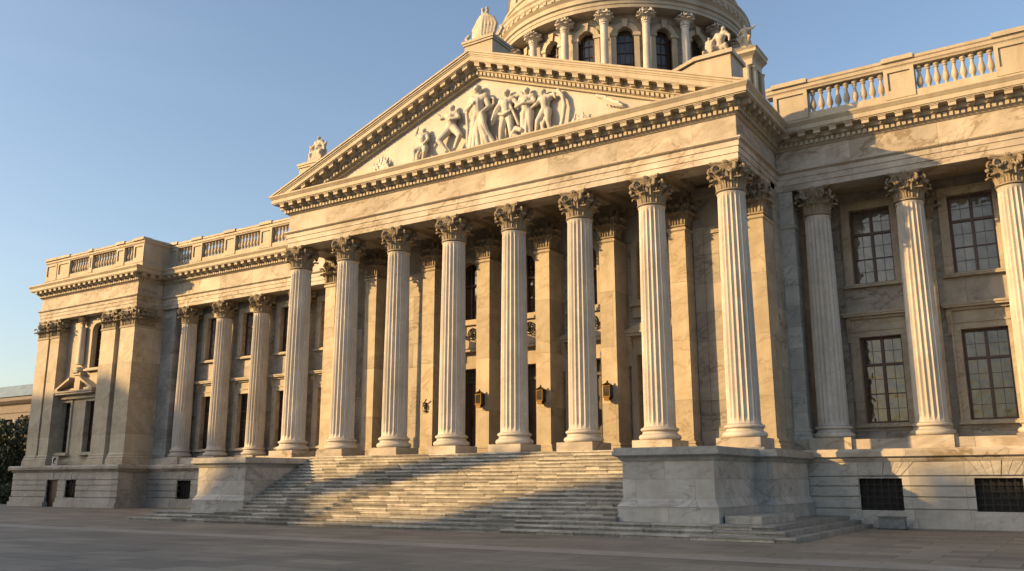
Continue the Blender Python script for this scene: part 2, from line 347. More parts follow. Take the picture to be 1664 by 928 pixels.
def capital_mesh(square=False, H=CAPH, r0=.49, hw=.64):
    mb = MB()
    if not square:
        mb.lathe([(r0-.02,0),(r0,.02),(r0+.06,.05),(r0+.06,.09),(r0,.12),(r0-.07,.16),(r0-.09,H*.5),(r0-.03,H*.72),(r0+.10,H*.83),(r0+.12,H*.87)], n=32)
        spots = lambda off, n: [((r0-.01)*math.cos(a), (r0-.01)*math.sin(a), math.cos(a), math.sin(a)) for a in [off + 2*PI*i/n for i in range(n)]]
        row1 = spots(0, 8); row2 = spots(PI/8, 8)
    else:
        mb.box(-r0,-r0,0,r0,r0,H*.8); mb.box(-r0-.05,-r0-.05,.04,r0+.05,r0+.05,.1); mb.box(-r0-.06,-r0-.06,H*.8,r0+.06,r0+.06,H*.87)
        row1 = []; row2 = []
        for dx, dy in ((0,-1),(1,0),(-1,0)):
            tx, ty = -dy, dx
            for u in (-.66, 0, .66): row1.append((dx*r0+tx*u*r0, dy*r0+ty*u*r0, dx, dy))
            for u in (-.34, .34): row2.append((dx*r0+tx*u*r0, dy*r0+ty*u*r0, dx, dy))
        for dx, dy in ((1,-1),(-1,-1)):
            row2.append((dx*r0, dy*r0, dx*.707, dy*.707)); row1.append((dx*r0, dy*r0, dx*.707, dy*.707))
    for q in row2: bell_leaf(mb, *q, .12, H*.56, .36, curl=1.25)
    for q in row1: bell_leaf(mb, *q, .12, H*.33, .37, curl=1.2)
    # abacus with concave sides
    pts = []
    for k in range(4):
        a = k*PI/2 - PI/4 - PI/2
        p = Vector((math.cos(a), math.sin(a)))*hw*1.36; q = Vector((math.cos(a+PI/2), math.sin(a+PI/2)))*hw*1.36
        nrm = -((p+q)/2).normalized()
        for u in (.06, .2, .35, .5, .65, .8, .94):
            v = p.lerp(q, u) + nrm * (hw*.17 * (1-((u-.5)/.44)**2)); pts.append(v)
    n = len(pts); zs = [(H*.87, .90), (H*.905, .97), (H*.93, .93), (H*.945, .99), (H-.003, 1.0)]
    vs = [(p.x*sc, p.y*sc, z) for z, sc in zs for p in pts]
    fs = [(j*n+i, j*n+(i+1) % n, (j+1)*n+(i+1) % n, (j+1)*n+i) for j in range(len(zs)-1) for i in range(n)]
    fs += [tuple(range(n-1, -1, -1)), tuple((len(zs)-1)*n+i for i in range(n))]; mb.add(vs, fs)
    # corner volutes, inner helices, fleurons
    for k in range(4):
        a = k*PI/2 + PI/4; d = Vector((math.cos(a), math.sin(a)))
        if square and d.y > 0: continue
        for sgn in (-1, 1):
            a2 = a + sgn*.24; d2 = Vector((math.cos(a2), math.sin(a2)))
            rc = hw*1.05; c = (d2.x*rc, d2.y*rc, H*.72)
            mb.tube(spiral(c, (d.x, d.y), .15, 1.5), [.05 - .001*i for i in range(22)], 6)
            mb.ball(c, .045, n=8)
            mb.tube([(d2.x*r0*.95, d2.y*r0*.95, H*.45), (d2.x*(r0+.03), d2.y*(r0+.03), H*.62), (d2.x*(r0+.14), d2.y*(r0+.14), H*.8), (d2.x*rc*.98, d2.y*rc*.98, H*.735+.125)], [.05,.045,.04,.042], 6)
        bell_leaf(mb, d.x*(r0+.02), d.y*(r0+.02), d.x, d.y, H*.44, H*.30, .22, curl=1.1)
        b_ = k*PI/2; e = Vector((math.cos(b_), math.sin(b_))); t_ = Vector((-e.y, e.x))
        if square and e.y > .5: continue
        ro = hw*.86
        for sgn in (-1, 1):
            c = (e.x*(ro-.06) + t_.x*.12*sgn, e.y*(ro-.06) + t_.y*.12*sgn, H*.74)
            mb.tube(spiral(c, (t_.x*sgn, t_.y*sgn), .085, 1.3, 16), .028, 5)
            mb.tube([(e.x*r0+t_.x*.2*sgn, e.y*r0+t_.y*.2*sgn, H*.5), (e.x*(r0+.06)+t_.x*.2*sgn, e.y*(r0+.06)+t_.y*.2*sgn, H*.66), (c[0], c[1], c[2]+.085)], .03, 5)
        for i in range(6):
            aa = i*PI/3; mb.ball((e.x*(ro-.01) + t_.x*.07*math.cos(aa), e.y*(ro-.01) + t_.y*.07*math.cos(aa), H*.93 + .07*math.sin(aa)), .05, n=8)
        mb.ball((e.x*(ro+.03), e.y*(ro+.03), H*.93), .045, n=8)
    return mb
def shaft_mesh(h, rb, rt, nf=20, fl=True):
    mb = MB(); per = 8 if fl else 2; n = nf*per; z0 = .46; vs = []; prof = []
    rings = [(z0+.0, 0), (z0+.06, 0), (z0+.16, .55), (z0+.26, 1)] + [(z0+.26 + (h-z0-.5)*i/12, 1) for i in range(1, 13)] + [(h-.15, .6), (h-.07, 0), (h, 0)]
    for z, k in rings:
        u = (z-z0)/(h-z0); r = rb + (rt-rb)*(u**1.6); 
        if z < z0+.03: r += .045
        if z > h-.03: r += .03
        for i in range(n):
            ph = (i % per)/per; dp = 0
            if fl and ph > .10: dp = .066*math.sin(PI*(ph-.10)/.90)**.6 if ph < 1 else 0
            a = 2*PI*i/n; vs.append(((r-dp*k)*math.cos(a), (r-dp*k)*math.sin(a), z))
    fs = [(j*n+i, j*n+(i+1) % n, (j+1)*n+(i+1) % n, (j+1)*n+i) for j in range(len(rings)-1) for i in range(n)]
    mb.add(vs, fs)
    return mb
def base_prof(rb):
    r = rb/.56; pr = []
    for i in range(9):
        a = -PI/2 + PI*i/8; pr.append(((.655+.105*math.cos(a))*r, .105+.105*math.sin(a)))
    pr += [(.66*r,.215),(.64*r,.235),(.615*r,.27),(.62*r,.305),(.645*r,.32)]
    for i in range(7):
        a = -PI/2 + PI*i/6; pr.append(((.625+.065*math.cos(a))*r, .385+.06*math.sin(a)))
    pr += [(.60*r,.45),(.585*r,.47),(.5*r,.475)]
    return pr
# prototype: the shaft is the part, its plinth, base and capital are sub-parts; origin on top of the plinth
def make_column(h, rb, rt, plh, loc, parent, fl=True):
    s_ = shaft_mesh(h, rb, rt, fl=fl).build('column', M['shaft'], None, smooth=35, loc=loc); attach_loc(s_, parent)
    b_ = MB(); b_.lathe(base_prof(rb), n=48); local(b_.build('base', M['shaft'], smooth=50), s_)
    p_ = MB(); k = .76*rb/.56; p_.box(-k,-k,-plh,k,k,0); local(p_.build('plinth', M['frieze']), s_)
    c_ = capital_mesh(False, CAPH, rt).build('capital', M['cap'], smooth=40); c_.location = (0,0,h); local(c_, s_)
    return s_
PLH = .33
col0 = make_column(11.7-ZF-PLH, .56, .49, PLH, (0,0,ZF+PLH), B)
for i in range(1, 8): dup(col0, (i*S, 0, ZF+PLH), B)
wing0 = make_column(11.7-3.12, .55, .48, .44, (23.65, YW, 3.12), B)
for x in (27.03, 30.41, 33.79): dup(wing0, (x, YW, 3.12), B)
for x in (-17.35, -13.9, -10.45, -7.0, -3.55): dup(wing0, (x, YWL, 3.12), B)

# ---- pilasters: shaft part with base, capital
def make_pilaster(w_, d_, z0, h, loc, parent, caph=1.5, proto_cap=None):
    p_ = MB(); k = w_/2; p_.box(-k, 0, .42, k, d_, h)
    p_.sweep([(-k, d_), (-k, 0), (k, 0), (k, d_)], [(-.05,h-.14),(.03,h-.14),(.06,h-.10),(.06,h-.05),(.02,h),(-.05,h)])
    s_ = p_.build('pilaster', M['pier'], loc=loc); attach_loc(s_, parent)
    b_ = MB(); b_.sweep([(-k, d_), (-k, 0), (k, 0), (k, d_)], [(-k+.05,0),(.16,0),(.16,.09),(.14,.10),(.15,.14),(.15,.20),(.09,.23),(.07,.28),(.10,.30),(.10,.36),(.04,.38),(.02,.42),(-k+.05,.42)])
    local(b_.build('base', M['pier']), s_)
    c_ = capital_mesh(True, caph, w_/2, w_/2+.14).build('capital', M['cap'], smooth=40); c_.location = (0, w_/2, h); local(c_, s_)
    return s_
hp = 11.42 - ZF
pil0 = make_pilaster(.70, 1.25, ZF, hp, (0, YPB, ZF), B, ZC-11.42)
for i in range(1, 8): dup(pil0, (2.75 if i == 1 else i*S+(.12 if i > 1 else 0), YPB, ZF), B)

# ---- portico rear wall
YB = 3.3
w_ = MB(); doors = []
holes = []
for i in (2, 3, 4, 5):
    cx = (i+.5)*S; holes += [(cx-.72, cx+.72, ZF, 6.65), (cx-.62, cx+.62, 8.95, 11.75)]
w_.holes(XL, XR, ZF, ZC+.3, holes, YB, YB+.5)
w_.box(XL, YB-.55+.0, ZF, S*2-.5, YB-.003, ZC+.3) if False else None
# blank end bays stand a little forward, with a sunk panel
for x0, x1 in ((3.25, 2*S-.5), (6*S+.5, 7*S-.5)):
    w_.holes(x0, x1, ZF, ZC+.3, [(x0+.42, x1-.42, 3.6, 11.2)], YB-.5, YB-.003)
    w_.box(x0+.42, YB-.44, 3.6, x1-.42, YB-.003, 11.2)
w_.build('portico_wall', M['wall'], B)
sw = MB()
sw.box(XR-.5-.55, YB+.503, 0, XR-.004, YW+2.0, ZC+.3)      # right flank back to the wing
sw.build('portico_flank_wall', M['wall'], B); sw = MB(); sw.box(XL+.004, YB+.503, 0, XL+1.0, YWL+.6, ZC+.3)
sw.build('portico_flank_wall', M['wall'], B)
for i in (2, 3, 4, 5):
    cx = (i+.5)*S
    d_ = MB(); d_.box(cx-.72, YB+.32, ZF, cx-.03, YB+.38, 6.0); d_.box(cx+.0, YB+.32, ZF, cx+.72, YB+.38, 6.0)
    for sx in (-1, 1):
        for z0, z1 in ((2.9, 3.8), (4.0, 4.9), (5.1, 5.85)):
            a, b__ = sorted((cx+sx*.12, cx+sx*.62)); d_.box(a, YB+.29, z0, b__, YB+.319, z1)
    d_.box(cx-.72, YB+.25, 6.0, cx+.72, YB+.38, 6.12)
    do = d_.build('door', M['door'], B)
    t_ = MB(); t_.box(cx-.70, YB+.33, 6.13, cx+.70, YB+.36, 6.63); t_.build('transom_pane', M['panedark'], do)
    h_ = MB(); h_.box(cx-.06, YB+.22, 4.0, cx-.04, YB+.26, 4.5); h_.box(cx+.08, YB+.22, 4.0, cx+.10, YB+.26, 4.5); h_.build('handle', M['brass'], do)
    f_ = MB()                                              # stone frame, consoles and hood
    f_.box(cx-.98, YB-.14, ZF, cx-.72, YB-.003, 6.65); f_.box(cx+.72, YB-.14, ZF, cx+.98, YB-.003, 6.65); f_.box(cx-.98, YB-.14, 6.65, cx+.98, YB-.003, 6.92)
    f_.box(cx-.92, YB-.10, 6.92, cx+.92, YB-.003, 7.40)
    f_.box(cx-1.16, YB-.46, 7.40, cx+1.16, YB-.003, 7.52); f_.box(cx-1.22, YB-.52, 7.52, cx+1.22, YB-.003, 7.60)
    f_.prism([(cx-1.22, 7.60), (cx+1.22, 7.60), (cx, 8.02)], YB-.50, YB-.003)
    for sx in (-1, 1):
        X_ = cx+sx*1.0; f_.prismx([(YB-.003, 6.2), (YB-.16, 6.2), (YB-.20, 6.5), (YB-.16, 6.8), (YB-.24, 7.05), (YB-.38, 7.25), (YB-.40, 7.40), (YB-.003, 7.40)], X_-.11, X_+.11)
    f_.build('door_surround', M['carved'], do)
    # arched window above
    fr = MB(); fr.box(cx-.62, YB+.22, 8.95, cx-.54, YB+.32, 11.7); fr.box(cx+.54, YB+.22, 8.95, cx+.62, YB+.32, 11.7); fr.box(cx-.54, YB+.22, 8.95, cx+.54, YB+.32, 9.05)
    fr.box(cx-.04, YB+.22, 9.05, cx+.04, YB+.32, 11.7); fr.box(cx-.54, YB+.22, 10.6, cx-.04, YB+.32, 10.7); fr.box(cx+.04, YB+.22, 10.6, cx+.54, YB+.32, 10.7)
    wo = fr.build('window', M['wood'], B)
    pn = MB(); pn.box(cx-.62, YB+.33, 8.95, cx+.62, YB+.36, 11.75); pn.build('pane', M['panedark'], wo)
    s2 = MB(); s2.box(cx-.95, YB-.26, 8.68, cx+.95, YB-.003, 8.80); s2.box(cx-.88, YB-.20, 8.80, cx+.88, YB-.003, 8.94); s2.box(cx-.85, YB-.12, 8.2, cx+.85, YB-.003, 8.68)
    s2.build('sill', M['carved'], wo)
    s3 = MB()
    for sx in (-1, 1): a, b__ = sorted((cx+sx*.62, cx+sx*.86)); s3.box(a, YB-.12, 8.94, b__, YB-.003, 11.1)
    arc = []
    for k in range(13):
        a = PI*k/12; arc.append((cx+.86*math.cos(a), 11.1+.86*math.sin(a)))
    inn = [(cx+.62*math.cos(PI*k/12), 11.1+.62*math.sin(PI*k/12)) for k in range(13)]
    for k in range(12): s3.prism([inn[k], arc[k], arc[k+1], inn[k+1]], YB-.12, YB-.003)
    # spandrel filling the opening above the arch
    for k in range(12):
        q0, q1 = inn[k], inn[k+1]
        if max(q0[1], q1[1]) < 11.76: s3.prism([(q0[0], q0[1]), (q0[0], 11.76), (q1[0], 11.76), (q1[0], q1[1])], YB+.0, YB+.3)
    s3.build('surround', M['carved'], wo)
    ir = MB()
    for rr in (.26, .16): ir.tube([(cx+.35+rr*math.cos(a), YB-.17, 8.25+rr*math.sin(a)) for a in [2*PI*k/18 for k in range(19)]], .03, 6)
    ir.tube([(cx+.35, YB-.17, 7.95), (cx+.42, YB-.2, 8.25), (cx+.35, YB-.17, 8.55)], .03, 6); ir.ball((cx+.35, YB-.18, 8.25), .07, n=8)
    ir.build('iron_rosette', M['iron'], wo)

# ---- portico floor and ceiling with coffers
fl = MB(); fl.box(XL-.45, -.98, 0, XR+.45, YB+.5, ZF-.003); fl.build('portico_floor', M['step'], B)
ce = MB(); ce.box(XL+.9, E0-.02, ZC+.45, XR-.9, YB+.5, ZC+.6)
for i in range(0, 8):
    ce.box(i*S-.42, E0+.003, ZC+.004, i*S+.42, YB+.5, ZC+.449)
for i in range(7):
    a, b__ = i*S+.42, (i+1)*S-.42
    for d_, z_ in ((.16, .30), (.32, .38)):
        y0, y1 = E0+.003, YB-.003
        ce.box(a, y0, ZC+z_-.18, b__, y0+d_, ZC+.449 if d_ > .2 else ZC+z_); ce.box(a, y1-d_, ZC+z_-.18, b__, y1, ZC+.447 if d_ > .2 else ZC+z_)
    ce.box(a, E0+.325, ZC+.2, a+.3, YB-.33, ZC+.446); ce.box(b__-.3, E0+.325, ZC+.2, b__, YB-.33, ZC+.446)
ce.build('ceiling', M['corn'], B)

# ---- entablatures
def entab(path, name, zt=ZCT, side_starts=None, back=1.0, nodent=False):
    z = ZC; T = zt - ZCT
    arch = [(-back,z),(0,z),(0,z+.22),(.035,z+.23),(.035,z+.46),(.07,z+.47),(.07,z+.66),(.11,z+.69),(.17,z+.74),(.17,z+.80),(.02,z+.83),(0,z+.86),(-back,z+.86)]
    fr = [(-back+.01,z+.862),(-.012,z+.862),(-.012,ZFT),(-back+.01,ZFT)]
    c1 = [(-back,ZFT+.002),(.03,ZFT+.002),(.10,ZFT+.08),(.10,ZFT+.24),(.20,ZFT+.27),(.24,ZFT+.30),(.24,ZFT+.50),(.60,ZFT+.505),(.60,ZFT+.54),(.64,ZFT+.55),(.64,ZFT+.72),(.66,ZFT+.74),(.70,ZFT+.80),(.745,zt-.06),(.745,zt),(-back,zt+.03)]
    a_ = MB(); a_.sweep(path, arch); f_ = MB(); f_.sweep(path, fr); c_ = MB(); c_.sweep(path, c1)
    ao = a_.build('entablature', M['frieze'], B); f_.build('frieze', M['frieze'], ao)
    for (x0, y0), (x1, y1) in zip(path, path[1:]):
        d = Vector((x1-x0, y1-y0)); Ln = d.length; d.normalize(); nr = Vector((d.y, -d.x))
        def obox(u0, u1, o0, o1, z0, z1):
            P = [Vector((x0, y0)) + d*u + nr*o for u, o in ((u0,o1),(u1,o1),(u1,o0),(u0,o0))]
            c_.add([(p.x,p.y,z0) for p in P]+[(p.x,p.y,z1) for p in P], [(3,2,1,0),(4,5,6,7),(0,1,5,4),(1,2,6,5),(2,3,7,6),(3,0,4,7)])
        k = max(1, round(Ln/.2)); st = Ln/k
        for i in range(-1, k+1):
            u = (i+.5)*st
            if u < -.2 or u > Ln+.2: continue
            obox(u-.062, u+.062, .098, .20, ZFT+.085, ZFT+.235)
        k = max(1, round(Ln/.60)); st = Ln/k
        for i in range(0, k+1):
            u = i*st
            obox(u-.13, u+.13, .238, .54, ZFT+.33, ZFT+.50); obox(u-.15, u+.15, .238, .57, ZFT+.46, ZFT+.503)
            obox(u-.10, u+.10, .238, .40, ZFT+.285, ZFT+.335)
    # bead course on the architrave crown
    for (x0, y0), (x1, y1) in zip(path, path[1:]):
        d = Vector((x1-x0, y1-y0)); Ln = d.length; d.normalize(); nr = Vector((d.y, -d.x)); k = round(Ln/.11)
        for i in range(k):
            p = Vector((x0, y0)) + d*((i+.5)*Ln/k) + nr*.14
            c_.add([(p.x+nr.x*.05-d.x*.035, p.y+nr.y*.05-d.y*.035, z+.735),(p.x+nr.x*.05+d.x*.035, p.y+nr.y*.05+d.y*.035, z+.735),(p.x+d.x*.03, p.y+d.y*.03, z+.685),(p.x-d.x*.03, p.y-d.y*.03, z+.685)], [(0,3,2,1)])
    c_.build('cornice', M['corn'], ao)
    return ao
entab([(XL, YWL-E0), (XL, -E0), (XR, -E0), (XR, YW-E0)], 'portico')
entab([(XR+.005, YW-E0), (41.5, YW-E0)], 'right')
PX0, PX1, PY = -31.1, -19.77, 4.374
entab([(PX1+.005, YWL-E0), (XL-.005, YWL-E0)], 'left')
entab([(PX0, 22), (PX0, PY), (PX1, PY), (PX1, YWL-E0)], 'pavilion')
# wing soffits
sf = MB(); sf.box(XR+.004, YW+.503, ZC+.25, 41.5, 6.8, ZC+.4); sf.build('soffit', M['corn'], B); sf = MB(); sf.box(PX1, YWL+.503, ZC+.2, XL-.004, 7.46, ZC+.35); sf.build('soffit', M['corn'], B)

# ---- pediment
RISE = (19.96-ZCT)/(MID+E0+.745)
def clip(poly, zmin):
    out = []
    for i in range(len(poly)):
        a, b_ = poly[i], poly[(i+1) % len(poly)]
        if a[1] >= zmin: out.append(a)
        if (a[1] >= zmin) != (b_[1] >= zmin):
            t = (zmin-a[1])/(b_[1]-a[1]); out.append((a[0]+t*(b_[0]-a[0]), zmin))
    return out
tym = MB(); tym.prism([(XL-.3, ZCT-.05), (XR+.3, ZCT-.05), (MID, 19.3)], -.36, .2)
to = tym.build('pediment', M['tym'], B)
zt0 = ZCT - RISE*0
for sx in (-1, 1):
    rk = MB()
    xe = MID - sx*0
    def top(x): return ZCT + .0 + RISE*(MID+E0+.745 - abs(x-MID))
    xt = MID + sx*(MID+E0+.745)
    def band(o, a, b_, yb=-.36, xt_=None):      # a,b: depth below the top line
        X0 = MID; X1 = MID + sx*(MID+E0+o) if xt_ is None else xt_
        poly = [(X0, top(X0)-b_), (X1, top(X1)-b_), (X1, top(X1)-a), (X0, top(X0)-a)]
        if sx < 0: poly = poly[::-1]
        poly = clip(poly, ZCT+.004)
        if len(poly) > 2: rk.prism(poly, -E0-o, yb)
    band(.745, 0, .08); band(.70, .08, .17); band(.66, .17, .24); band(.63, .24, .44); band(.60, .44, .475)
    band(.24, .475, .70); band(.19, .70, .76); band(.10, .76, .96); band(.03, .96, 1.05)
    n_ = 19
    for i in range(n_):
        x = MID + sx*(.32 + i*.605); zt = top(x)-.478
        if zt - .2 < ZCT+.02: continue
        hw_ = .14
        def shear(x0, x1, y0, y1, d0, d1):
            vs = [(a, y, top(a)-d) for d in (d1, d0) for a, y in ((x0,y0),(x1,y0),(x1,y1),(x0,y1))]
            rk.add(vs, [(3,2,1,0),(4,5,6,7),(0,1,5,4),(1,2,6,5),(2,3,7,6),(3,0,4,7)])
        shear(x-.13, x+.13, -E0-.54, -E0-.238, .478, .655); shear(x-.15, x+.15, -E0-.57, -E0-.238, .477, .52); shear(x-.10, x+.10, -E0-.40, -E0-.238, .65, .70)
    for i in range(60):
        x = MID + sx*(.1+i*.2)
        if top(x)-.95 < ZCT+.02: continue
        vs = [(a, y, top(a)-d) for d in (.94, .79) for a, y in ((x-.062,-E0-.20),(x+.062,-E0-.20),(x+.062,-E0-.098),(x-.062,-E0-.098))]
        rk.add(vs, [(3,2,1,0),(4,5,6,7),(0,1,5,4),(1,2,6,5),(2,3,7,6),(3,0,4,7)])
    rk.build('raking_cornice', M['corn'], to)
rf = MB(); e_ = E0+.60
rf.prism([(MID-MID-e_, ZCT-.0), (7*S+e_, ZCT), (MID, top(MID)-.12)], -.355, 13.0); rf.build('roof', M['roof'], B)

# ---- basements (real rusticated courses)
def basement(path_boxes, name, wins):
    mb = MB()
    for (x0, x1, yf, yb, zt) in path_boxes:
        dh = [(h[0], h[1], 0, .3) for h in wins if h[2] < .05 and x0 < h[0] < x1]
        mb.holes(x0-.10, x1+.10, 0, .30, dh, yf-.16, yf+.3); mb.box(x0-.10, yf+.303, 0, x1+.10, yb, .30)
        prof = [(0.30,.615),(.655,1.015),(1.06,1.375),(1.42,1.71),(1.755,2.22)]
        hs = [wn for wn in wins if x0 < (wn[0]+wn[1])/2 < x1]
        mb.box(x0+.1, yf+.32, .3, x1-.1, yb, 2.3)
        for a, b_ in prof:
            off = .06 if b_ < .7 else 0
            mb.holes(x0-off, x1+off, a, b_, [(h[0], h[1], max(h[2], a), min(h[3], b_)) for h in hs if h[2] < b_ and h[3] > a], yf-off, yf+.3)
        mb.holes(x0+.08, x1-.08, .3, 2.3, hs, yf+.08, yf+.319)
    return mb.build('basement_wall', M['base'], B)
def barred(x0, x1, z0, z1, y, label='window'):
    fr = MB(); 
    n1 = max(3, round((x1-x0)/.22)); n2 = max(3, round((z1-z0)/.22))
    for i in range(n1+1): x = x0+(x1-x0)*i/n1; fr.box(x-.014, y+.12, z0, x+.014, y+.15, z1)
    for i in range(n2+1): z = z0+(z1-z0)*i/n2; fr.box(x0, y+.145, z-.014, x1, y+.17, z+.014)
    o = fr.build('barred_window', M['iron'], B)
    p = MB(); p.box(x0-.01, y+.28, z0-.01, x1+.01, y+.31, z1+.01); p.build('pane', M['dark'], o)
YBR, YBL = 3.4, 6.1
bw = [(24.68,26.09,.58,1.66),(28.31,29.72,.58,1.66),(31.9,33.3,.58,1.66)]
basement([(XR-.5, 41.4, YBR, 6.8, 0)], 'r', bw)
for q in bw: barred(*q, YBR)
bwl = [(-16.54,-15.2,.55,1.68),(-13.1,-11.8,.55,1.68),(-9.7,-8.4,.55,1.68),(-6.3,-5.0,.55,1.68)]
basement([(PX1-.3, XL+.6, YBL, 7.45, 0)], 'l', bwl)
for q in bwl: barred(*q, YBL)
PBX0, PBX1, PBY = PX0-.45, PX1+.35, 3.95
bwp = [(-27.3,-26.0,0.0,1.72),(-25.1,-23.9,.6,1.72)]
basement([(PBX0, PBX1, PBY, 22, 0)], 'p', bwp)
barred(-25.1,-23.9,.6,1.72,PBY)
dm = MB(); dm.box(-27.3, PBY+.2, 0.01, -26.66, PBY+.26, 1.72); dm.box(-26.64, PBY+.2, 0.01, -26.0, PBY+.26, 1.72); dd = dm.build('basement_door', M['door'], B)
# flat-arch voussoirs, a little proud
for x0, x1, z0, z1 in bw + bwl + bwp:
    vo = MB(); cx = (x0+x1)/2; y = YBR if x0 > 0 else (YBL if x0 > PX1 else PBY); n_ = 7
    for i in range(n_):
        u0, u1 = -1+2*i/n_, -1+2*(i+1)/n_; a = (x1-x0)/2
        vo.prism([(cx+u0*a*.98+.01, 1.76), (cx+u1*a*.98-.01, 1.76), (cx+u1*a*1.6-.01, 2.215), (cx+u0*a*1.6+.01, 2.215)], y-(.05 if i == 3 else .02), y+.02)
    vo.build('flat_arch', M['base'], B)
bc = [(-.5,2.22),(.04,2.22),(.10,2.30),(.12,2.36),(.26,2.40),(.28,2.56),(.24,2.60),(.20,2.665),(-.5,2.668)]
for nm, path in (('r', [(XR-.5, YBR), (41.4, YBR)]), ('l', [(PBX1, YBL), (XL+.6, YBL)]), ('p', [(PBX0, 22), (PBX0, PBY), (PBX1, PBY), (PBX1, YBL)])):
    q = MB(); q.sweep(path, bc); q.build('string_course', M['frieze'], B)
# stylobate blocks the columns stand on
st = MB(); st.box(XR-.0, YW-.60, 2.672, 41.3, 6.8, 3.05); st.box(XR-.5, YBR+.4, 2.3, 41.3, 6.8, 2.671); st.build('stylobate', M['frieze'], B); st = MB()
st.box(PX1+.1, YWL-.60, 2.672, XL, 7.45, 3.05); st.box(PX1-.1, YBL+.4, 2.3, XL, 7.45, 2.671); st.build('stylobate', M['frieze'], B)

# ---- wing walls with windows
def wing_window(cx, yw, wd, z0, z1, hood, name='window', dark=False):
    a, b_ = cx-wd/2, cx+wd/2; y = yw+.22
    f = MB(); t_ = .085
    f.box(a, y, z0, a+t_, y+.1, z1); f.box(b_-t_, y, z0, b_, y+.1, z1); f.box(a+t_, y, z0, b_-t_, y+.1, z0+t_); f.box(a+t_, y, z1-t_, b_-t_, y+.1, z1)
    zt = z1 - (z1-z0)*.32
    f.box(a+t_, y-.01, zt-.05, b_-t_, y+.1, zt+.05); f.box(cx-.055, y-.01, z0+t_, cx+.055, y+.1, zt-.05); f.box(cx-.055, y-.01, zt+.05, cx+.055, y+.1, z1-t_)
    zm = (z0+zt)/2
    for s_ in (-1, 1):
        p, q = sorted((cx+s_*.055, cx+s_*(wd/2-t_))); f.box(p, y+.02, zm-.02, q, y+.09, zm+.02)
    o = f.build('window', M['wood'], B)
    l = MB()
    for s_ in (-1, 1):
        xm = cx + s_*wd/4*.98; l.box(xm-.008, y+.045, z0+t_, xm+.008, y+.065, z1-t_)
        for zz in ((zt+z1)/2, (z0+zm)/2, (zm+zt)/2):
            p, q = sorted((cx+s_*.055, cx+s_*(wd/2-t_))); l.box(p, y+.046, zz-.008, q, y+.066, zz+.008)
    l.build('glazing_bars', M['lead'], o)
    p = MB(); p.box(a+.01, y+.07, z0+.01, b_-.01, y+.095, z1-.01); p.build('pane', M['pane'] if not dark else M['panedark'], o)
    s = MB(); k = .27
    prof = [(0,.0),(.05,.0),(.05,.07),(.09,.08),(.09,.2),(.13,.21),(.13,k)]
    s.box(a-k, yw-.10, z0, a-.003, yw+.25, z1); s.box(b_+.003, yw-.10, z0, b_+k, yw+.25, z1); s.box(a-k, yw-.10, z1+.003, b_+k, yw+.25, z1+k)
    s.box(a-k-.05, yw-.14, z0, a-k+.03, yw-.101, z1+k+.05); s.box(b_+k-.03, yw-.14, z0, b_+k+.05, yw-.101, z1+k+.05); s.box(a-k+.032, yw-.14, z1+k-.03, b_+k-.032, yw-.101, z1+k+.05)
    s.build('surround', M['pier'], o)
    s = MB(); s.box(a-k-.12, yw-.22, z0-.16, b_+k+.12, yw+.24, z0-.06); s.box(a-k-.06, yw-.16, z0-.06, b_+k+.06, yw+.24, z0-.003); s.build('sill', M['pier'], o)
    if hood:
        h = MB(); zz = z1+k+.05
        h.box(a-k, yw-.08, zz+.0, b_+k, yw-.003, zz+.40); h.box(a-k-.12, yw-.20, zz+.40, b_+k+.12, yw-.003, zz+.50); h.box(a-k-.22, yw-.36, zz+.50, b_+k+.22, yw-.003, zz+.58); h.box(a-k-.26, yw-.40, zz+.58, b_+k+.26, yw-.003, zz+.66)
        for x in (a-k-.06, b_+k+.06): h.prismx([(yw-.003, zz-.5), (yw-.08, zz-.5), (yw-.10, zz-.1), (yw-.22, zz+.2), (yw-.24, zz+.4), (yw-.003, zz+.4)], x-.09, x+.09)
        h.build('hood', M['pier'], o)
YWR = 6.8; YWA = 7.45
wr = [25.2, 28.85, 32.3, 35.7]; wh = [(3.75, 7.12), (9.28, 12.35)]
ww = MB(); ww.holes(XR-.5, 41.4, 2.672, ZC+.25, [(x-.78, x+.78, a, b_) for x in wr for a, b_ in wh], YWR, YWR+.6); ww.build('wing_wall', M['wall'], B)
wl = [-19.0+.3, -15.62, -12.17, -8.72, -5.27, -1.9]; wl = wl[1:]; wh2 = [(3.62, 6.95), (9.3, 12.1)]
ww = MB(); ww.holes(PX1-.2, XL+.4, 2.672, ZC+.2, [(x-.72, x+.72, a, b_) for x in wl for a, b_ in wh2], YWA, YWA+.6); ww.build('wing_wall', M['wall'], B)
for x in wr:
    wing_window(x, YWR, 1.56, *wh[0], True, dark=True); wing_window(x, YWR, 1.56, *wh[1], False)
for x in wl[:-1]:
    wing_window(x, YWA, 1.44, *wh2[0], True, dark=True); wing_window(x, YWA, 1.44, *wh2[1], False)
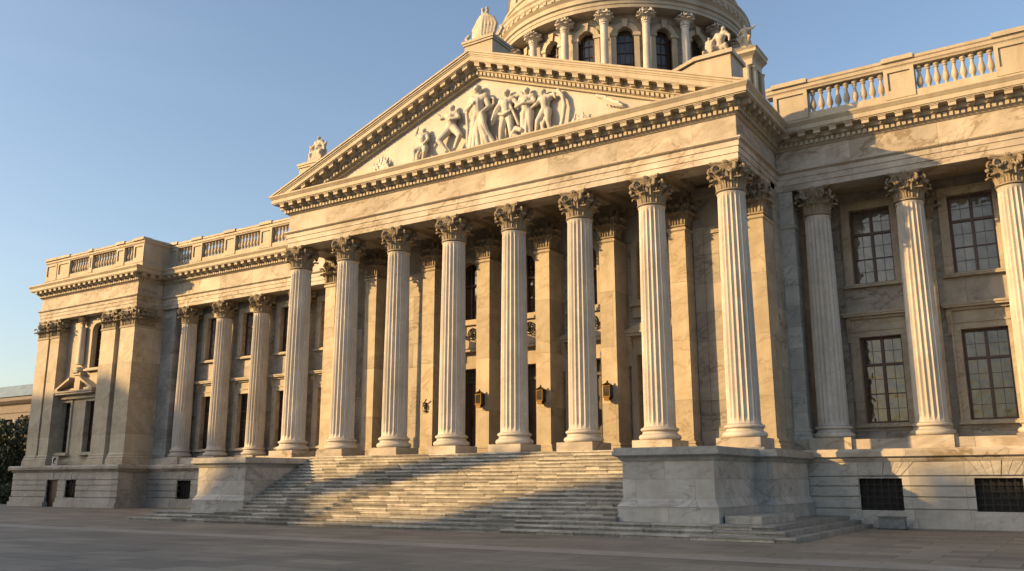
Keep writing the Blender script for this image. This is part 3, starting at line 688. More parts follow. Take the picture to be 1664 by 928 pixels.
# pilasters on the wing walls behind the columns, and the pier beside the portico
for x in (27.05, 30.6, 34.0):
    q = dup(pil0, (x, YWR-.28, 3.05), B, scale=(1.2, .3, (ZC-3.05)/(ZC-ZF)))
q = dup(pil0, (XR-.05, YW-.62, 3.05), B, scale=(.1,.1,.1)); bpy.data.objects.remove(q.children[0]); [bpy.data.objects.remove(c_) for c_ in list(q.children)]; bpy.data.objects.remove(q)
pr_ = MB(); pr_.box(21.45, YW-.46, 3.05, 22.85, YWR, ZC-.003)
pr_.sweep([(21.45, YWR), (21.45, YW-.46), (22.85, YW-.46), (22.85, YWR)], [(-.3,3.05),(.15,3.05),(.15,3.14),(.13,3.17),(.15,3.25),(.08,3.30),(.06,3.36),(.09,3.40),(.09,3.46),(.02,3.50),(-.3,3.50)])
pr_.sweep([(21.45, YWR), (21.45, YW-.46), (22.85, YW-.46), (22.85, YWR)], [(-.3,11.30),(.03,11.30),(.07,11.36),(.07,11.42),(0,11.46),(-.3,11.46)])
pr_.build('pier', M['ped'], B)
pr_ = MB(); pr_.box(-19.9, YWL-.3, 2.67, -18.45, YWA, ZC-.003)
pr_.build('pier', M['ped'], B)

# ---- pavilion body
pv = MB(); ysp = 5.05
pv.box(PX0+.15, ysp+.6, 2.672, PX1-.02, 22, ZC); cxp = -26.2
hl = [(-25.35,-24.15,3.55,6.95), (-28.25,-27.15,3.55,6.95), (-25.4,-24.3,9.2,12.3)]
pv.holes(PX0+.15, PX1-.02, 2.672, ZC-.002, hl, ysp, ysp+.597)
for x0, x1 in ((PX0, -29.75), (-29.5, -28.4), (-23.4, -21.85), (-21.3, PX1)):
    pv.box(x0, PY+.02, 2.672, x1, ysp-.002, 11.5) ; pv.box(x0, PY+.02, 11.5, x1, ysp-.002, ZC-.003)
pv.box(-29.75, PY+.35, 2.672, -29.5, ysp-.002, ZC-.003); pv.box(-21.85, PY+.3, 2.672, -21.3, ysp-.002, ZC-.003)
for x0, x1 in ((PX0, -29.75), (-29.5, -28.4), (-23.4, -21.85)):
    pv.sweep([(x0, ysp), (x0, PY+.02), (x1, PY+.02), (x1, ysp)], [(-.3,2.672),(.14,2.672),(.14,3.0),(.10,3.05),(.12,3.12),(.05,3.22),(.07,3.3),(0,3.4),(-.3,3.4)])
    pv.sweep([(x0, ysp), (x0, PY+.02), (x1, PY+.02), (x1, ysp)], [(-.3,11.5),(.04,11.5),(.07,11.56),(0,11.62),(-.3,11.62)])
pv.sweep([(-21.3, ysp), (-21.3, PY+.02), (PX1, PY+.02), (PX1, YWA)], [(-.3,2.672),(.14,2.672),(.14,3.0),(.10,3.05),(.12,3.12),(.05,3.22),(.07,3.3),(0,3.4),(-.3,3.4)])
pv.sweep([(-21.3, ysp), (-21.3, PY+.02), (PX1, PY+.02), (PX1, YWL)], [(-.3,11.5),(.04,11.5),(.07,11.56),(0,11.62),(-.3,11.62)])
pv.box(PX1-1.2, ysp-.002, 2.672, PX1-.001, YWA, ZC-.003)
pvo = pv.build('pavilion_wall', M['pier'], B)
for x, s_ in ((-30.42, 1), (-28.95, .8), (-22.62, 1.1), (-20.53, 1.1)):
    q = capital_mesh(True, ZC-11.55, .5, .64).build('pilaster_capital', M['cap'], smooth=40) if x == -30.42 else c0.copy()
    if x == -30.42: c0 = q
    else: C.objects.link(q)
    q.parent = None; q.matrix_parent_inverse = Matrix.Identity(4)
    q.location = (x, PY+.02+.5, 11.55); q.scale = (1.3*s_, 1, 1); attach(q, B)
q = c0.copy(); C.objects.link(q); q.parent = None; q.matrix_parent_inverse = Matrix.Identity(4); q.scale = (1.2, 1, 1)
q.location = (PX1-.5, 5.25, 11.55); q.rotation_euler = (0, 0, PI/2); attach(q, B)
def pav_window(x0, x1, z0, z1, arch):
    y = ysp; cx = (x0+x1)/2; hw_ = (x1-x0)/2
    f = MB(); f.box(x0, y+.3, z0, x0+.07, y+.36, z1); f.box(x1-.07, y+.3, z0, x1, y+.36, z1); f.box(cx-.035, y+.3, z0, cx+.035, y+.36, z1); f.box(x0+.07, y+.3, z0, cx-.035, y+.36, z0+.08); f.box(cx+.035, y+.3, z0, x1-.07, y+.36, z0+.08)
    for k in range(1, 5):
        z = z0+(z1-z0)*k/5; f.box(x0+.07, y+.31, z-.02, cx-.035, y+.35, z+.02); f.box(cx+.035, y+.31, z-.02, x1-.07, y+.35, z+.02)
    o = f.build('window', M['wood'], B)
    p = MB(); p.box(x0, y+.37, z0, x1, y+.4, z1); p.build('pane', M['panedark'], o)
    s = MB(); k = .2
    if arch:
        zc = z1-hw_
        s.box(x0-k, y-.08, z0, x0-.003, y-.003, zc); s.box(x1+.003, y-.08, z0, x1+k, y-.003, zc)
        A = [(cx+(hw_+k)*math.cos(PI*i/12), zc+(hw_+k)*math.sin(PI*i/12)) for i in range(13)]; I = [(cx+hw_*math.cos(PI*i/12), zc+hw_*math.sin(PI*i/12)) for i in range(13)]
        for i in range(12):
            s.prism([I[i], A[i], A[i+1], I[i+1]], y-.09, y-.003)
            s.prism([I[i], (I[i][0], z1), (I[i+1][0], z1), I[i+1]], y+.003, y+.295)
    else:
        s.box(x0-k, y-.08, z0, x0-.003, y-.003, z1); s.box(x1+.003, y-.08, z0, x1+k, y-.003, z1); s.box(x0-k, y-.08, z1+.003, x1+k, y-.003, z1+k)
    s.build('surround', M['pier'], o)
    s = MB(); s.box(x0-.3, y-.3, z0-.2, x1+.3, y-.003, z0-.06); s.box(x0-.2, y-.2, z0-.06, x1+.2, y-.003, z0-.003); s.build('sill', M['pier'], o)
for i, h in enumerate(hl): pav_window(*h, i > 1)
hd = MB(); yb = ysp-.003
hd.box(-28.35, 4.45, 7.45, -24.0, yb, 7.58); hd.box(-28.42, 4.38, 7.58, -23.93, yb, 7.68); hd.box(-28.2, 4.8, 7.16, -24.1, yb, 7.45)
for s_ in (-1, 1):
    x0 = cxp + s_*2.25; x1 = cxp + s_*.55
    poly = [(x0, 7.68), (x0, 7.80), (x1, 8.62), (x1, 8.44), (cxp+s_*1.9, 7.83), (cxp+s_*1.75, 7.68)]
    if s_ > 0: poly = poly[::-1]
    hd.prism(poly, 4.42, yb)
    hd.box(min(x0+(-s_)*.3, x1), ysp-.2, 7.68, max(x0-s_*.3, x1), yb, 7.9)
hd.box(cxp-.32, 4.7, 7.68, cxp+.32, yb, 8.75); hd.box(cxp-.45, 4.6, 8.75, cxp+.45, yb, 8.9)
hd.build('broken_pediment_hood', M['carved'], B)
cn = make_column(3.05, .24, .2, .12, (cxp-.1, 4.82, 9.02), B, fl=False)
for ch in cn.children:
    if ch.name.startswith('capital'): ch.scale = (.42, .42, .62); ch.location = (0, 0, 3.05)
    if ch.name.startswith('base'): ch.scale = (1, 1, .6)
# ---- balustrades
BZ0, BZ1 = 15.95, 16.95
bal_prof = [(.10,0),(.10,.07),(.055,.10),(.05,.14),(.09,.22),(.115,.32),(.10,.45),(.06,.62),(.05,.72),(.06,.78),(.085,.80),(.085,.83),(.06,.85),(.10,.90),(.10,1.0)]
bm = MB(); bm.lathe([(r*1.12, z*(BZ1-BZ0)) for r, z in bal_prof], n=14); balme = bm.mesh('baluster', M['carved'], 40)
def balustrade(path, ped, bays, setb, z0=ZCT+.02, yaxis=False):
    """path: plan polyline of the front face line; ped: panels (x0,x1); bays: (x0,x1,n) along x at y"""
    w2 = .46
    lo = MB(); lo.sweep(path, [(-w2,z0),(.12,z0),(.12,z0+.2),(.05,z0+.26),(0,z0+.3),(0,BZ0),(-w2,BZ0)])
    o = lo.build('balustrade', M['corn'], B)
    ra = MB(); ra.sweep(path, [(-w2,BZ1),(.0,BZ1),(.02,BZ1+.06),(.06,BZ1+.10),(.06,BZ1+.22),(.10,BZ1+.26),(.10,BZ1+.36),(.04,BZ1+.40),(-w2,BZ1+.42)])
    ra.build('rail', M['corn'], o)
    return o
def peds(o, lst, y):
    for x0, x1 in lst:
        p = MB()
        p.box(x0, y+.02, BZ0+.0, x1, y+.44, BZ1)
        p.box(x0-.0, y-.05, BZ0-.22, x0+.14, y+.019, BZ1-.002); p.box(x1-.14, y-.05, BZ0-.22, x1, y+.019, BZ1-.002); p.box(x0+.14, y-.05, BZ1-.14, x1-.14, y+.019, BZ1-.002); p.box(x0+.14, y-.05, BZ0-.22, x1-.14, y+.019, BZ0+.12)
        p.box(x0-.03, y-.16, BZ1+.262, x1+.03, y+.5, BZ1+.44)
        p.build('balustrade_pier', M['corn'], o)
def bals(o, x0, x1, n_, y):
    for i in range(n_):
        b_ = bpy.data.objects.new('baluster', balme); C.objects.link(b_); b_.location = (x0+(i+.5)*(x1-x0)/n_, y+.23, BZ0); b_.rotation_euler = (0, 0, random.random()*6); attach(b_, o)
yb = 4.25
o = balustrade([(XR-.2, yb), (41.5, yb)], None, None, 0)
peds(o, [(22.4, 23.75), (26.65, 27.72), (30.4, 31.5), (34.2, 35.3)], yb); bals(o, 23.75, 26.65, 9, yb); bals(o, 27.72, 30.4, 9, yb); bals(o, 31.5, 34.2, 9, yb)
yb = 6.25
o = balustrade([(PX1+.5, yb), (XL+.4, yb)], None, None, 0)
peds(o, [(-19.3, -18.5), (-16.95, -15.95), (-13.75, -12.7), (-10.4, -9.35), (-7.0, -6.0)], yb)
bals(o, -18.5, -16.95, 5, yb); bals(o, -15.95, -13.75, 7, yb); bals(o, -12.7, -10.4, 8, yb); bals(o, -9.35, -7.0, 8, yb)
yb = 4.2
o = balustrade([(-30.7, 22), (-30.7, yb), (-19.2, yb), (-19.2, 6.7)], None, None, 0)
peds(o, [(-30.65, -29.3), (-29.2, -27.7), (-25.35, -24.95), (-22.2, -21.3), (-20.3, -19.2)], yb)
bals(o, -27.7, -25.35, 8, yb); bals(o, -24.95, -22.2, 9, yb); bals(o, -21.3, -20.3, 3, yb)
p = MB(); p.box(-19.62, yb+.05, BZ0, -19.22, 6.69, BZ1); p.build('parapet_panel', M['corn'], o)

# ---- massing behind
ms = MB(); ms.box(XL+1, YB+1.0, 0, XR-1, 24, 15.3); ms.box(XR-1.0, YWR+.62, 0, 41.3, 24, 15.35); ms.box(PX1+.05, YWA+.62, 0, XL+.99, 24, 15.35)
ms.box(XR+.1, YW+.6, 15.1, 41.3, YWR+.6, 15.34); ms.box(PX1-.2, YWL+.6, 15.1, XL-.1, YWA+.6, 15.34); ms.box(PX0+.3, PY+.9, 15.1, PX1-.1, 21.9, 15.36)
ms.build('rear_block', M['wall'], B)

# ---- dome
DX, DY, DR = 10.45, 15.0, 7.0
d0 = MB(); d0.box(DX-8.3, DY-8.0, 15.3, DX+8.3, DY+8.3, 17.6); d0.lathe([(7.9,17.6),(7.9,19.5),(7.75,19.7),(7.75,20.1),(7.5,20.3),(6.4,20.3)], DX, DY, 72)
NW = 20; AO = math.atan2(-45, 21.3)          # towards the camera-side front
aw = [AO + R(2.6) + R(18)*k for k in range(NW)]; ac = [a + R(9) for a in aw]
# drum wall: pieces between the window openings
hwa = R(4.1); ri = 6.5
for k in range(NW):
    d0.lathe([(ri-.4,20.301),(ri,20.301),(ri,25.0),(ri-.4,25.0)], DX, DY, 6, aw[k]+hwa, aw[(k+1) % NW]+hwa*-1 + (2*PI if k == NW-1 and False else 0)) if aw[(k+1) % NW] > aw[k] else d0.lathe([(ri-.4,20.301),(ri,20.301),(ri,25.0),(ri-.4,25.0)], DX, DY, 6, aw[k]+hwa, aw[(k+1) % NW]+2*PI-hwa)
def on_drum(a, x, r, z):                      # tangential x at angle a
    return (DX + r*math.cos(a) - x*math.sin(a), DY + r*math.sin(a) + x*math.cos(a), z)
d0.lathe([(ri-.5,25.0),(ri,25.0),(ri,25.75),(ri-.5,25.75)], DX, DY, 72)
do = d0.build('dome', M['wall'], B, smooth=30)
hw_ = math.sin(hwa)*ri
ent = MB(); pr = [(6.3,25.75),(7.34,25.75),(7.34,25.95),(7.38,25.96),(7.38,26.15),(7.48,26.2),(7.40,26.25),(7.40,26.5),(7.5,26.6),(7.55,26.65),(7.55,26.8),(7.62,26.9),(7.62,27.05),(7.7,27.15),(7.7,27.22),(7.1,27.3),(7.1,28.0),(7.18,28.05),(7.18,28.2),(7.0,28.25),(6.6,28.3)]
ent.lathe(pr, DX, DY, 96)
for i in range(90):
    a = 2*PI*i/90
    P = [on_drum(a, x, r, z) for z in (26.68, 26.84) for x, r in ((-.1, 7.5), (.1, 7.5), (.1, 7.6), (-.1, 7.6))]
    ent.add(P, [(0,1,2,3),(7,6,5,4),(0,4,5,1),(1,5,6,2),(2,6,7,3),(3,7,4,0)])
ent.build('drum_cornice', M['corn'], do, smooth=30)
sh = MB(); sp = []
for i in range(15):
    a = PI/2*i/15; sp.append((6.8*math.cos(a)**.9, 28.25+7.6*math.sin(a)))
sh.lathe(sp + [(.9, 36.2)], DX, DY, 72)
for k in range(NW):
    a = ac[k]
    for (r0, z0), (r1, z1) in zip(sp, sp[1:]):
        P = [on_drum(a, x*r0/7.2, r0+o, z0) for x, o in ((-.22,-.05),(-.22,.12),(.22,.12),(.22,-.05))] + [on_drum(a, x*r1/7.2, r1+o, z1) for x, o in ((-.22,-.05),(-.22,.12),(.22,.12),(.22,-.05))]
        sh.add(P, [(0,1,5,4),(1,2,6,5),(2,3,7,6)])
sh.lathe([(1.3,35.6),(1.3,36.3),(1.1,36.4),(1.1,38.2),(1.3,38.3),(1.3,38.5),(.9,39.2),(.1,40.2)], DX, DY, 24)
sh.build('dome_shell', M['carved'], do, smooth=30)
colme = None
for k in range(NW):
    a = ac[k]; x, y = DX+DR*math.cos(a), DY+DR*math.sin(a)
    if k == 0:
        s_ = MB(); s_.lathe([(.34,0),(.34,.1),(.27,.14),(.29,.24),(.24,.3),(.235,.32),(.22,2),(.195,4.65),(.23,4.68),(.23,4.75),(.19,4.78)], n=20); s_.box(-.38,-.38,-.15,.38,.38,0)
        cm = capital_mesh(False, .72, .20, .29); s_.add([(x_, y_, z_+4.75) for x_, y_, z_ in cm.v], cm.f)
        colme = s_.mesh('drum_column', M['shaft'], 35)
    c_ = bpy.data.objects.new('drum_column', colme); C.objects.link(c_); c_.location = (x, y, 20.3); c_.rotation_euler = (0, 0, a); attach(c_, do)
for k in range(NW):
    a = aw[k]; zc = 25.0-hw_; r = ri
    if math.cos(a-AO) < -.25: continue
    sp_ = MB()                                 # arch head and surround
    A = [(hw_*1.0*math.cos(PI*i/12), zc+hw_*math.sin(PI*i/12)) for i in range(13)]
    O = [((hw_+.28)*math.cos(PI*i/12), zc+(hw_+.28)*math.sin(PI*i/12)) for i in range(13)]
    for i in range(12):
        P = [on_drum(a, x, rr, z) for rr in (r-.3, r-.01) for x, z in (A[i], (A[i][0], 25.0), (A[i+1][0], 25.0), A[i+1])]
        sp_.add(P, [(0,1,2,3),(7,6,5,4),(0,3,7,4),(0,4,5,1),(2,6,7,3)])
        P = [on_drum(a, x, rr, z) for rr in (r-.02, r+.14) for x, z in (A[i], O[i], O[i+1], A[i+1])]
        sp_.add(P, [(0,1,2,3),(7,6,5,4),(0,3,7,4),(1,5,6,2)])
    for s_ in (-1, 1):
        x0, x1 = sorted((s_*hw_, s_*(hw_+.28)))
        P = [on_drum(a, x, rr, z) for z in (20.3, zc) for x, rr in ((x0,r-.02),(x1,r-.02),(x1,r+.14),(x0,r+.14))]
        sp_.add(P, [(0,1,2,3),(7,6,5,4),(0,4,5,1),(1,5,6,2),(2,6,7,3),(3,7,4,0)])
        P = [on_drum(a, x, rr, z) for z in (zc-.05, zc+.12) for x, rr in ((x0-.06,r-.02),(x1+.06,r-.02),(x1+.06,r+.2),(x0-.06,r+.2))]
        sp_.add(P, [(0,1,2,3),(7,6,5,4),(0,4,5,1),(1,5,6,2),(2,6,7,3),(3,7,4,0)])
    P = [on_drum(a, x, rr, z) for rr in (r, r+.24) for x, z in ((-.11, zc+hw_-.02), (.11, zc+hw_-.02), (.17, zc+hw_+.42), (-.17, zc+hw_+.42))]
    sp_.add(P, [(0,1,2,3),(7,6,5,4),(0,3,7,4),(1,5,6,2),(0,4,5,1),(2,6,7,3)])
    pn = MB(); P = [on_drum(a, x, rr, z) for rr in (r-.36, r-.33) for x, z in ((-hw_-.1, 20.3), (hw_+.1, 20.3), (hw_+.1, 25.0), (-hw_-.1, 25.0))]
    pn.add(P, [(0,1,2,3),(7,6,5,4),(0,3,7,4),(1,5,6,2),(0,4,5,1),(2,6,7,3)])
    wo = pn.build('drum_window', M['panedark'], do)
    sp_b = sp_.mesh('drum_window_surround', M['carved']); so = bpy.data.objects.new('drum_window_surround', sp_b); C.objects.link(so); attach(so, do)
    br_ = MB()
    for x in (-hw_+.05, -.27, 0, .27, hw_-.05):
        P = [on_drum(a, x+e, rr, z) for z in (20.3, 24.99) for e, rr in ((-.022,r-.33),(.022,r-.33),(.022,r-.28),(-.022,r-.28))]
        br_.add(P, [(0,1,2,3),(7,6,5,4),(0,4,5,1),(1,5,6,2),(2,6,7,3),(3,7,4,0)])
    for z in [20.6+.62*i for i in range(8)]:
        P = [on_drum(a, x, rr, zz) for zz in (z-.02, z+.02) for x, rr in ((-hw_,r-.33),(hw_,r-.33),(hw_,r-.27),(-hw_,r-.27))]
        br_.add(P, [(0,1,2,3),(7,6,5,4),(0,4,5,1),(1,5,6,2),(2,6,7,3),(3,7,4,0)])
    bo = bpy.data.objects.new('drum_window_frame', br_.mesh('frame', M['wood'])); C.objects.link(bo); attach(bo, do)
# corner turret right of the drum
tu = MB(); tx, ty = 18.3, 13.4
tu.box(tx-.75, ty-.75, 15.3, tx+.75, ty+.75, 22.8)
for x in (-.6, .6):
    tu.lathe([(.16,20.2),(.14,22.5),(.2,22.7)], tx+x, ty-.86, 12)
    tu.lathe([(.16,20.2),(.14,22.5),(.2,22.7)], tx+.86, ty+x, 12)
tu.sweep([(tx-.75, ty+.75), (tx-.75, ty-.75), (tx+.75, ty-.75), (tx+.75, ty+.75)], [(-.7,22.8),(.1,22.8),(.12,23.1),(.2,23.2),(.42,23.35),(.42,23.5),(.5,23.6),(-.7,23.65)])
tu.sweep([(tx-.75, ty+.75), (tx-.75, ty-.75), (tx+.75, ty-.75), (tx+.75, ty+.75)], [(-.7,19.9),(.15,19.9),(.3,20.0),(.3,20.15),(-.7,20.2)])
tu.box(tx-.45, ty-.45, 23.6, tx+.45, ty+.45, 24.1)
tu.build('turret', M['corn'], B)

# ================================================================== SCULPTURE
def sculpt(mb, name, mat, parent=None, vox=.035, smooth=3):
    tmp = bpy.data.objects.new('tmp', mb.mesh('tmp', mat)); C.objects.link(tmp)
    r = tmp.modifiers.new('r', 'REMESH'); r.mode = 'VOXEL'; r.voxel_size = vox; r.use_smooth_shade = True
    s = tmp.modifiers.new('s', 'SMOOTH'); s.iterations = smooth; s.factor = .5
    dg = bpy.context.evaluated_depsgraph_get(); me = bpy.data.meshes.new_from_object(tmp.evaluated_get(dg)); me.name = name
    if not me.materials: me.materials.append(mat)
    o = bpy.data.objects.new(name, me); C.objects.link(o)
    bpy.data.objects.remove(tmp, do_unlink=True)
    if parent: attach(o, parent)
    return o
def figure(mb, x, y, z, h, J={}, skirt=None, flip=1, fat=1.0, cloak=None, yb=None):
    """standing default pose; joints in units of h as (x, z, y forward); y = plane, forward is -y"""
    D = dict(head=(0,.925,.05), neck=(0,.85,.03), sl=(-.115,.80,.02), sr=(.115,.80,.02), el=(-.17,.64,.04), er=(.17,.64,.04), hl=(-.16,.50,.08), hr=(.16,.50,.08),
             pl=(-.055,.50,.02), pr=(.055,.50,.02), kl=(-.07,.28,.05), kr=(.07,.28,.05), fl=(-.08,.03,.03), fr=(.08,.03,.03), chest=(0,.72,.04), belly=(0,.57,.03))
    D.update(J)
    def P(k): a = D[k] if isinstance(k, str) else k; return (x + flip*a[0]*h, y - a[2]*h, z + a[1]*h)
    def c(a, ra, b_, rb): mb.capsule(P(a), ra*h*fat, P(b_), rb*h*fat)
    hd = P('head'); mb.ball(hd, .062*h, (.88, 1, 1.18), 14)
    mb.ball((hd[0], hd[1]+.012*h, hd[2]+.022*h), .066*h, (.98, .95, .95), 12)         # hair
    for i in range(5): a_ = i*1.2; mb.ball((hd[0]+.05*h*math.cos(a_), hd[1]+.01*h, hd[2]+.035*h+.03*h*math.sin(a_)), .024*h, n=8)
    mb.ball((hd[0], hd[1]-.062*h, hd[2]-.008*h), .014*h, (.7, 1, 1.6), 8)             # nose
    for s_ in (-1, 1): mb.ball((hd[0]+s_*.022*h, hd[1]-.05*h, hd[2]+.012*h), .010*h, n=6)
    c('neck', .035, 'head', .03); c('chest', .085, 'belly', .068); c('sl', .045, 'sr', .045)
    c('sl', .055, 'chest', .07); c('sr', .055, 'chest', .07); c('belly', .07, 'pl', .062); c('belly', .07, 'pr', .062)
    for s_ in 'lr':
        c('s'+s_, .042, 'e'+s_, .031); c('e'+s_, .032, 'h'+s_, .02); 
        hh = P('h'+s_); mb.ball(hh, .026*h, (1, .8, 1.2), 8)
        c('p'+s_, .066, 'k'+s_, .046); c('k'+s_, .046, 'f'+s_, .026); f = P('f'+s_)
        mb.capsule(f, .024*h, (f[0]+flip*.0*h, f[1]-.07*h, f[2]-.012*h), .018*h)
    if skirt:                                  # long folded skirt from the waist
        w0, w1, zt, zb, n_ = skirt
        bx = P('belly')[0]; 
        for i in range(n_):
            u = -1 + 2*i/(n_-1); t_ = .02*math.sin(i*2.3)
            a_ = (bx + u*w0*h, y-.03*h, z+zt*h); m_ = (bx+u*(w0+w1)*.5*h+t_*h, y-.09*h*(1-.5*abs(u))-.01*h*(i % 2), z+(zt+zb)*.5*h); e = (x + u*w1*h, y-(.07+.03*(i % 2))*h*(1-.4*abs(u)), z+zb*h)
            mb.capsule(a_, .034*h, m_, .03*h, 8); mb.capsule(m_, .03*h, e, .034*h, 8)
    if cloak:
        for pts, r_ in cloak:
            Q = [P(p_) for p_ in pts]
            for a_, b_ in zip(Q, Q[1:]): mb.capsule(a_, r_*h, b_, r_*h*.9, 8)
TY = -.50
def relief(x, z, h, lab, J={}, **kw):
    kw['fat'] = kw.get('fat', 1)*1.1; mb = MB(); figure(mb, x, TY, z, h, J, **kw); extra = kw.get('extra')
    o = sculpt(mb, 'relief_figure', M['relief'], to, .022, 2); tag(o, lab); return o
ZB = ZCT+.06
# tall draped woman
relief(11.05, ZB, 3.0, 'tallest draped central figure with folded arm', dict(el=(-.2,.66,.05), hl=(-.02,.70,.14), er=(.19,.62,.05), hr=(.10,.52,.12), head=(-.02,.93,.05)), skirt=(.08,.16,.56,.03,9), fat=1.1,
       cloak=[([(.12,.8,.0),(.24,.76,.0),(.25,.66,.02),(.17,.58,.02)], .02), ([(-.12,.8,.02),(-.2,.6,.05),(-.17,.35,.06),(-.19,.1,.05)], .028), ([(.1,.5,.1),(.16,.35,.14),(.2,.2,.12),(.3,.04,.1)], .045), ([(.1,.45,.1),(.12,.3,.14),(.2,.12,.14),(.22,.02,.12)], .045)])
relief(9.55, ZB+.28, 2.15, 'figure with bowed spread legs beside the central woman', dict(head=(.03,.92,.06), el=(-.24,.76,.06), hl=(-.32,.86,.08), er=(.22,.68,.08), hr=(.04,.66,.14), kl=(-.27,.27,.1), fl=(-.08,.0,.05), kr=(.27,.27,.1), fr=(.10,.02,.05)), fat=1.3,
       cloak=[([(-.1,.6,.05),(-.2,.45,.06),(-.26,.3,.06)], .035)])
relief(7.95, ZB+.0, 1.75, 'bending small figure raising an arm to its head', dict(head=(.06,.88,.08), chest=(.03,.70,.06), neck=(.05,.82,.05), el=(-.2,.85,.08), hl=(-.12,1.0,.1), er=(.22,.62,.1), hr=(.1,.5,.14), pl=(0,.45,.04), pr=(.08,.45,.04), kl=(-.16,.38,.16), fl=(-.22,.03,.06), kr=(.15,.28,.14), fr=(.02,.03,.06)), fat=1.3,
       cloak=[([(-.1,.5,.06),(-.24,.4,.06),(-.3,.2,.05),(-.3,.03,.05)], .05), ([(0,.45,.1),(-.1,.25,.12),(-.12,.05,.1)], .05)])
relief(12.5, ZB+.02, 2.42, 'standing figure holding a long open cloak', dict(el=(-.22,.66,.05), hl=(-.3,.48,.06), er=(.2,.72,.05), hr=(.25,.58,.06), kl=(-.10,.28,.05), fl=(-.14,.03,.03), kr=(.09,.28,.05), fr=(.10,.03,.03)), fat=1.15,
       cloak=[([(-.1,.78,.02),(-.2,.62,.04),(-.32,.42,.03)], .035), ([(.05,.78,.05),(.12,.62,.08),(.2,.45,.08),(.26,.28,.06)], .028), ([(-.12,.55,.1),(0,.5,.13),(.12,.56,.1)], .03), ([(.14,.84,.0),(.28,.86,0),(.36,.76,0)], .05)])
relief(13.5, ZB+.02, 2.25, 'figure with crossed arms and a wrapped skirt', dict(el=(-.2,.66,.08), hl=(.03,.68,.16), er=(.2,.66,.08), hr=(-.03,.66,.16)), skirt=(.06,.09,.54,.05,6), fat=1.25,
       cloak=[([(-.2,.06,.05),(-.28,.14,.08),(-.2,.22,.1),(-.08,.15,.12)], .05), ([(-.3,.04,.05),(.1,.04,.1)], .04)])
relief(14.4, ZB+.02, 2.0, 'leaning nude figure holding a curved horn', dict(head=(-.05,.92,.05), neck=(0,.86,.03), er=(.22,.82,.06), hr=(.26,.72,.08), el=(-.2,.68,.08), hl=(-.3,.62,.1), kl=(-.16,.3,.08), fl=(-.24,.05,.03), kr=(.08,.28,.08), fr=(.12,.03,.05)), fat=1.2,
       cloak=[([(.3,.88,.03),(.42,.72,.05),(.46,.5,.05),(.42,.25,.05),(.36,.02,.05)], .05), ([(-.12,.35,.05),(-.06,.15,.06),(.0,.03,.05)], .04), ([(.0,.35,.05),(-.05,.2,.06),(-.1,.03,.05)], .035)])
def clump(x, z, w_, h, n_, lab, seed):
    rnd = random.Random(seed); mb = MB()
    for i in range(n_):
        u = rnd.uniform(-.5, .5); hh = h*(1-abs(u)*1.0)*rnd.uniform(.6, 1.0)
        x0 = x+u*w_; mb.capsule((x0, TY, z), .05, (x0+rnd.uniform(-.15,.15), TY-.12, z+hh*.55), .055, 8); mb.capsule((x0, TY-.1, z+hh*.5), .05, (x0+rnd.uniform(-.12,.12), TY-.06, z+hh), .035, 8)
    o = sculpt(mb, 'relief_foliage', M['relief'], to, .025, 2); tag(o, lab)
clump(5.35, ZB, 1.3, 1.05, 16, 'leafy carved cluster near the left corner of the pediment', 3)
clump(15.95, ZB, .9, .72, 14, 'small carved leaf cluster right of the figures', 5)
clump(4.1, ZB, .5, .25, 5, 'tiny carved leaf in the left corner', 8)
mb = MB()
for i in range(7): mb.capsule((16.75, TY, 16.62), .07, (17.05+.14*i, TY-.1, 16.45-.09*i+.07*(i % 2)), .05, 8); mb.capsule((17.05+.14*i, TY-.1, 16.45-.09*i), .05, (17.2+.13*i, TY, 16.1-.05*i), .035, 8)
tag(sculpt(mb, 'relief_foliage', M['relief'], to, .025, 2), 'carved wing-like spray in the right corner')

# roof statues, each standing on the building
def pedestal(x0, x1, y0, y1, z0, z1, parent):
    p = MB(); p.box(x0+.1, y0+.1, z0, x1-.1, y1-.1, z1-.22); p.box(x0+.04, y0+.04, z1-.22, x1-.04, y1-.04, z1-.12); p.box(x0, y0, z1-.12, x1, y1, z1)
    return p.build('pedestal', M['corn'], parent)
sa = empty('statue', (11.0, .2, 19.4), 'fan-shaped carved marble ornament with a small head standing on the peak of the pediment', 'statue', 'carved statues on the roof line')
pedestal(10.15, 11.85, -.7, .9, 19.4, 20.75, sa)
mb = MB(); zz = 20.72
mb.ball((11, -.1, zz+.1), .36, (1.3, .9, .55)); mb.capsule((11, 0, zz+.2), .27, (11, 0, zz+1.05), .22, 12)
for k in range(9):
    u = (k-4)/4
    pts = [(11+u*.34, -.28+.10*abs(u), zz+.05), (11+u*.56, -.34+.18*abs(u), zz+.40), (11+u*.62, -.30+.2*abs(u), zz+.80), (11+u*.44, -.22+.16*abs(u), zz+1.2-.05*abs(u)), (11+u*.2, -.16, zz+1.42-.10*abs(u))]
    for a_, b_ in zip(pts, pts[1:]): mb.capsule(a_, .085, b_, .075, 8)
for s_ in (-1, 1):
    mb.capsule((11+s_*.09, -.1, zz+1.4), .10, (11+s_*.13, -.08, zz+1.62), .07); mb.ball((11+s_*.11, -.1, zz+1.7), .085)
    pts = [(11+s_*.45, -.25, zz+.05), (11+s_*.85, -.2, zz+.18), (11+s_*.98, -.15, zz+.45), (11+s_*.84, -.12, zz+.60)]
    for a_, b_ in zip(pts, pts[1:]): mb.capsule(a_, .09, b_, .07, 8)
sculpt(mb, 'carved_figure', M['statue'], sa, .03, 2)

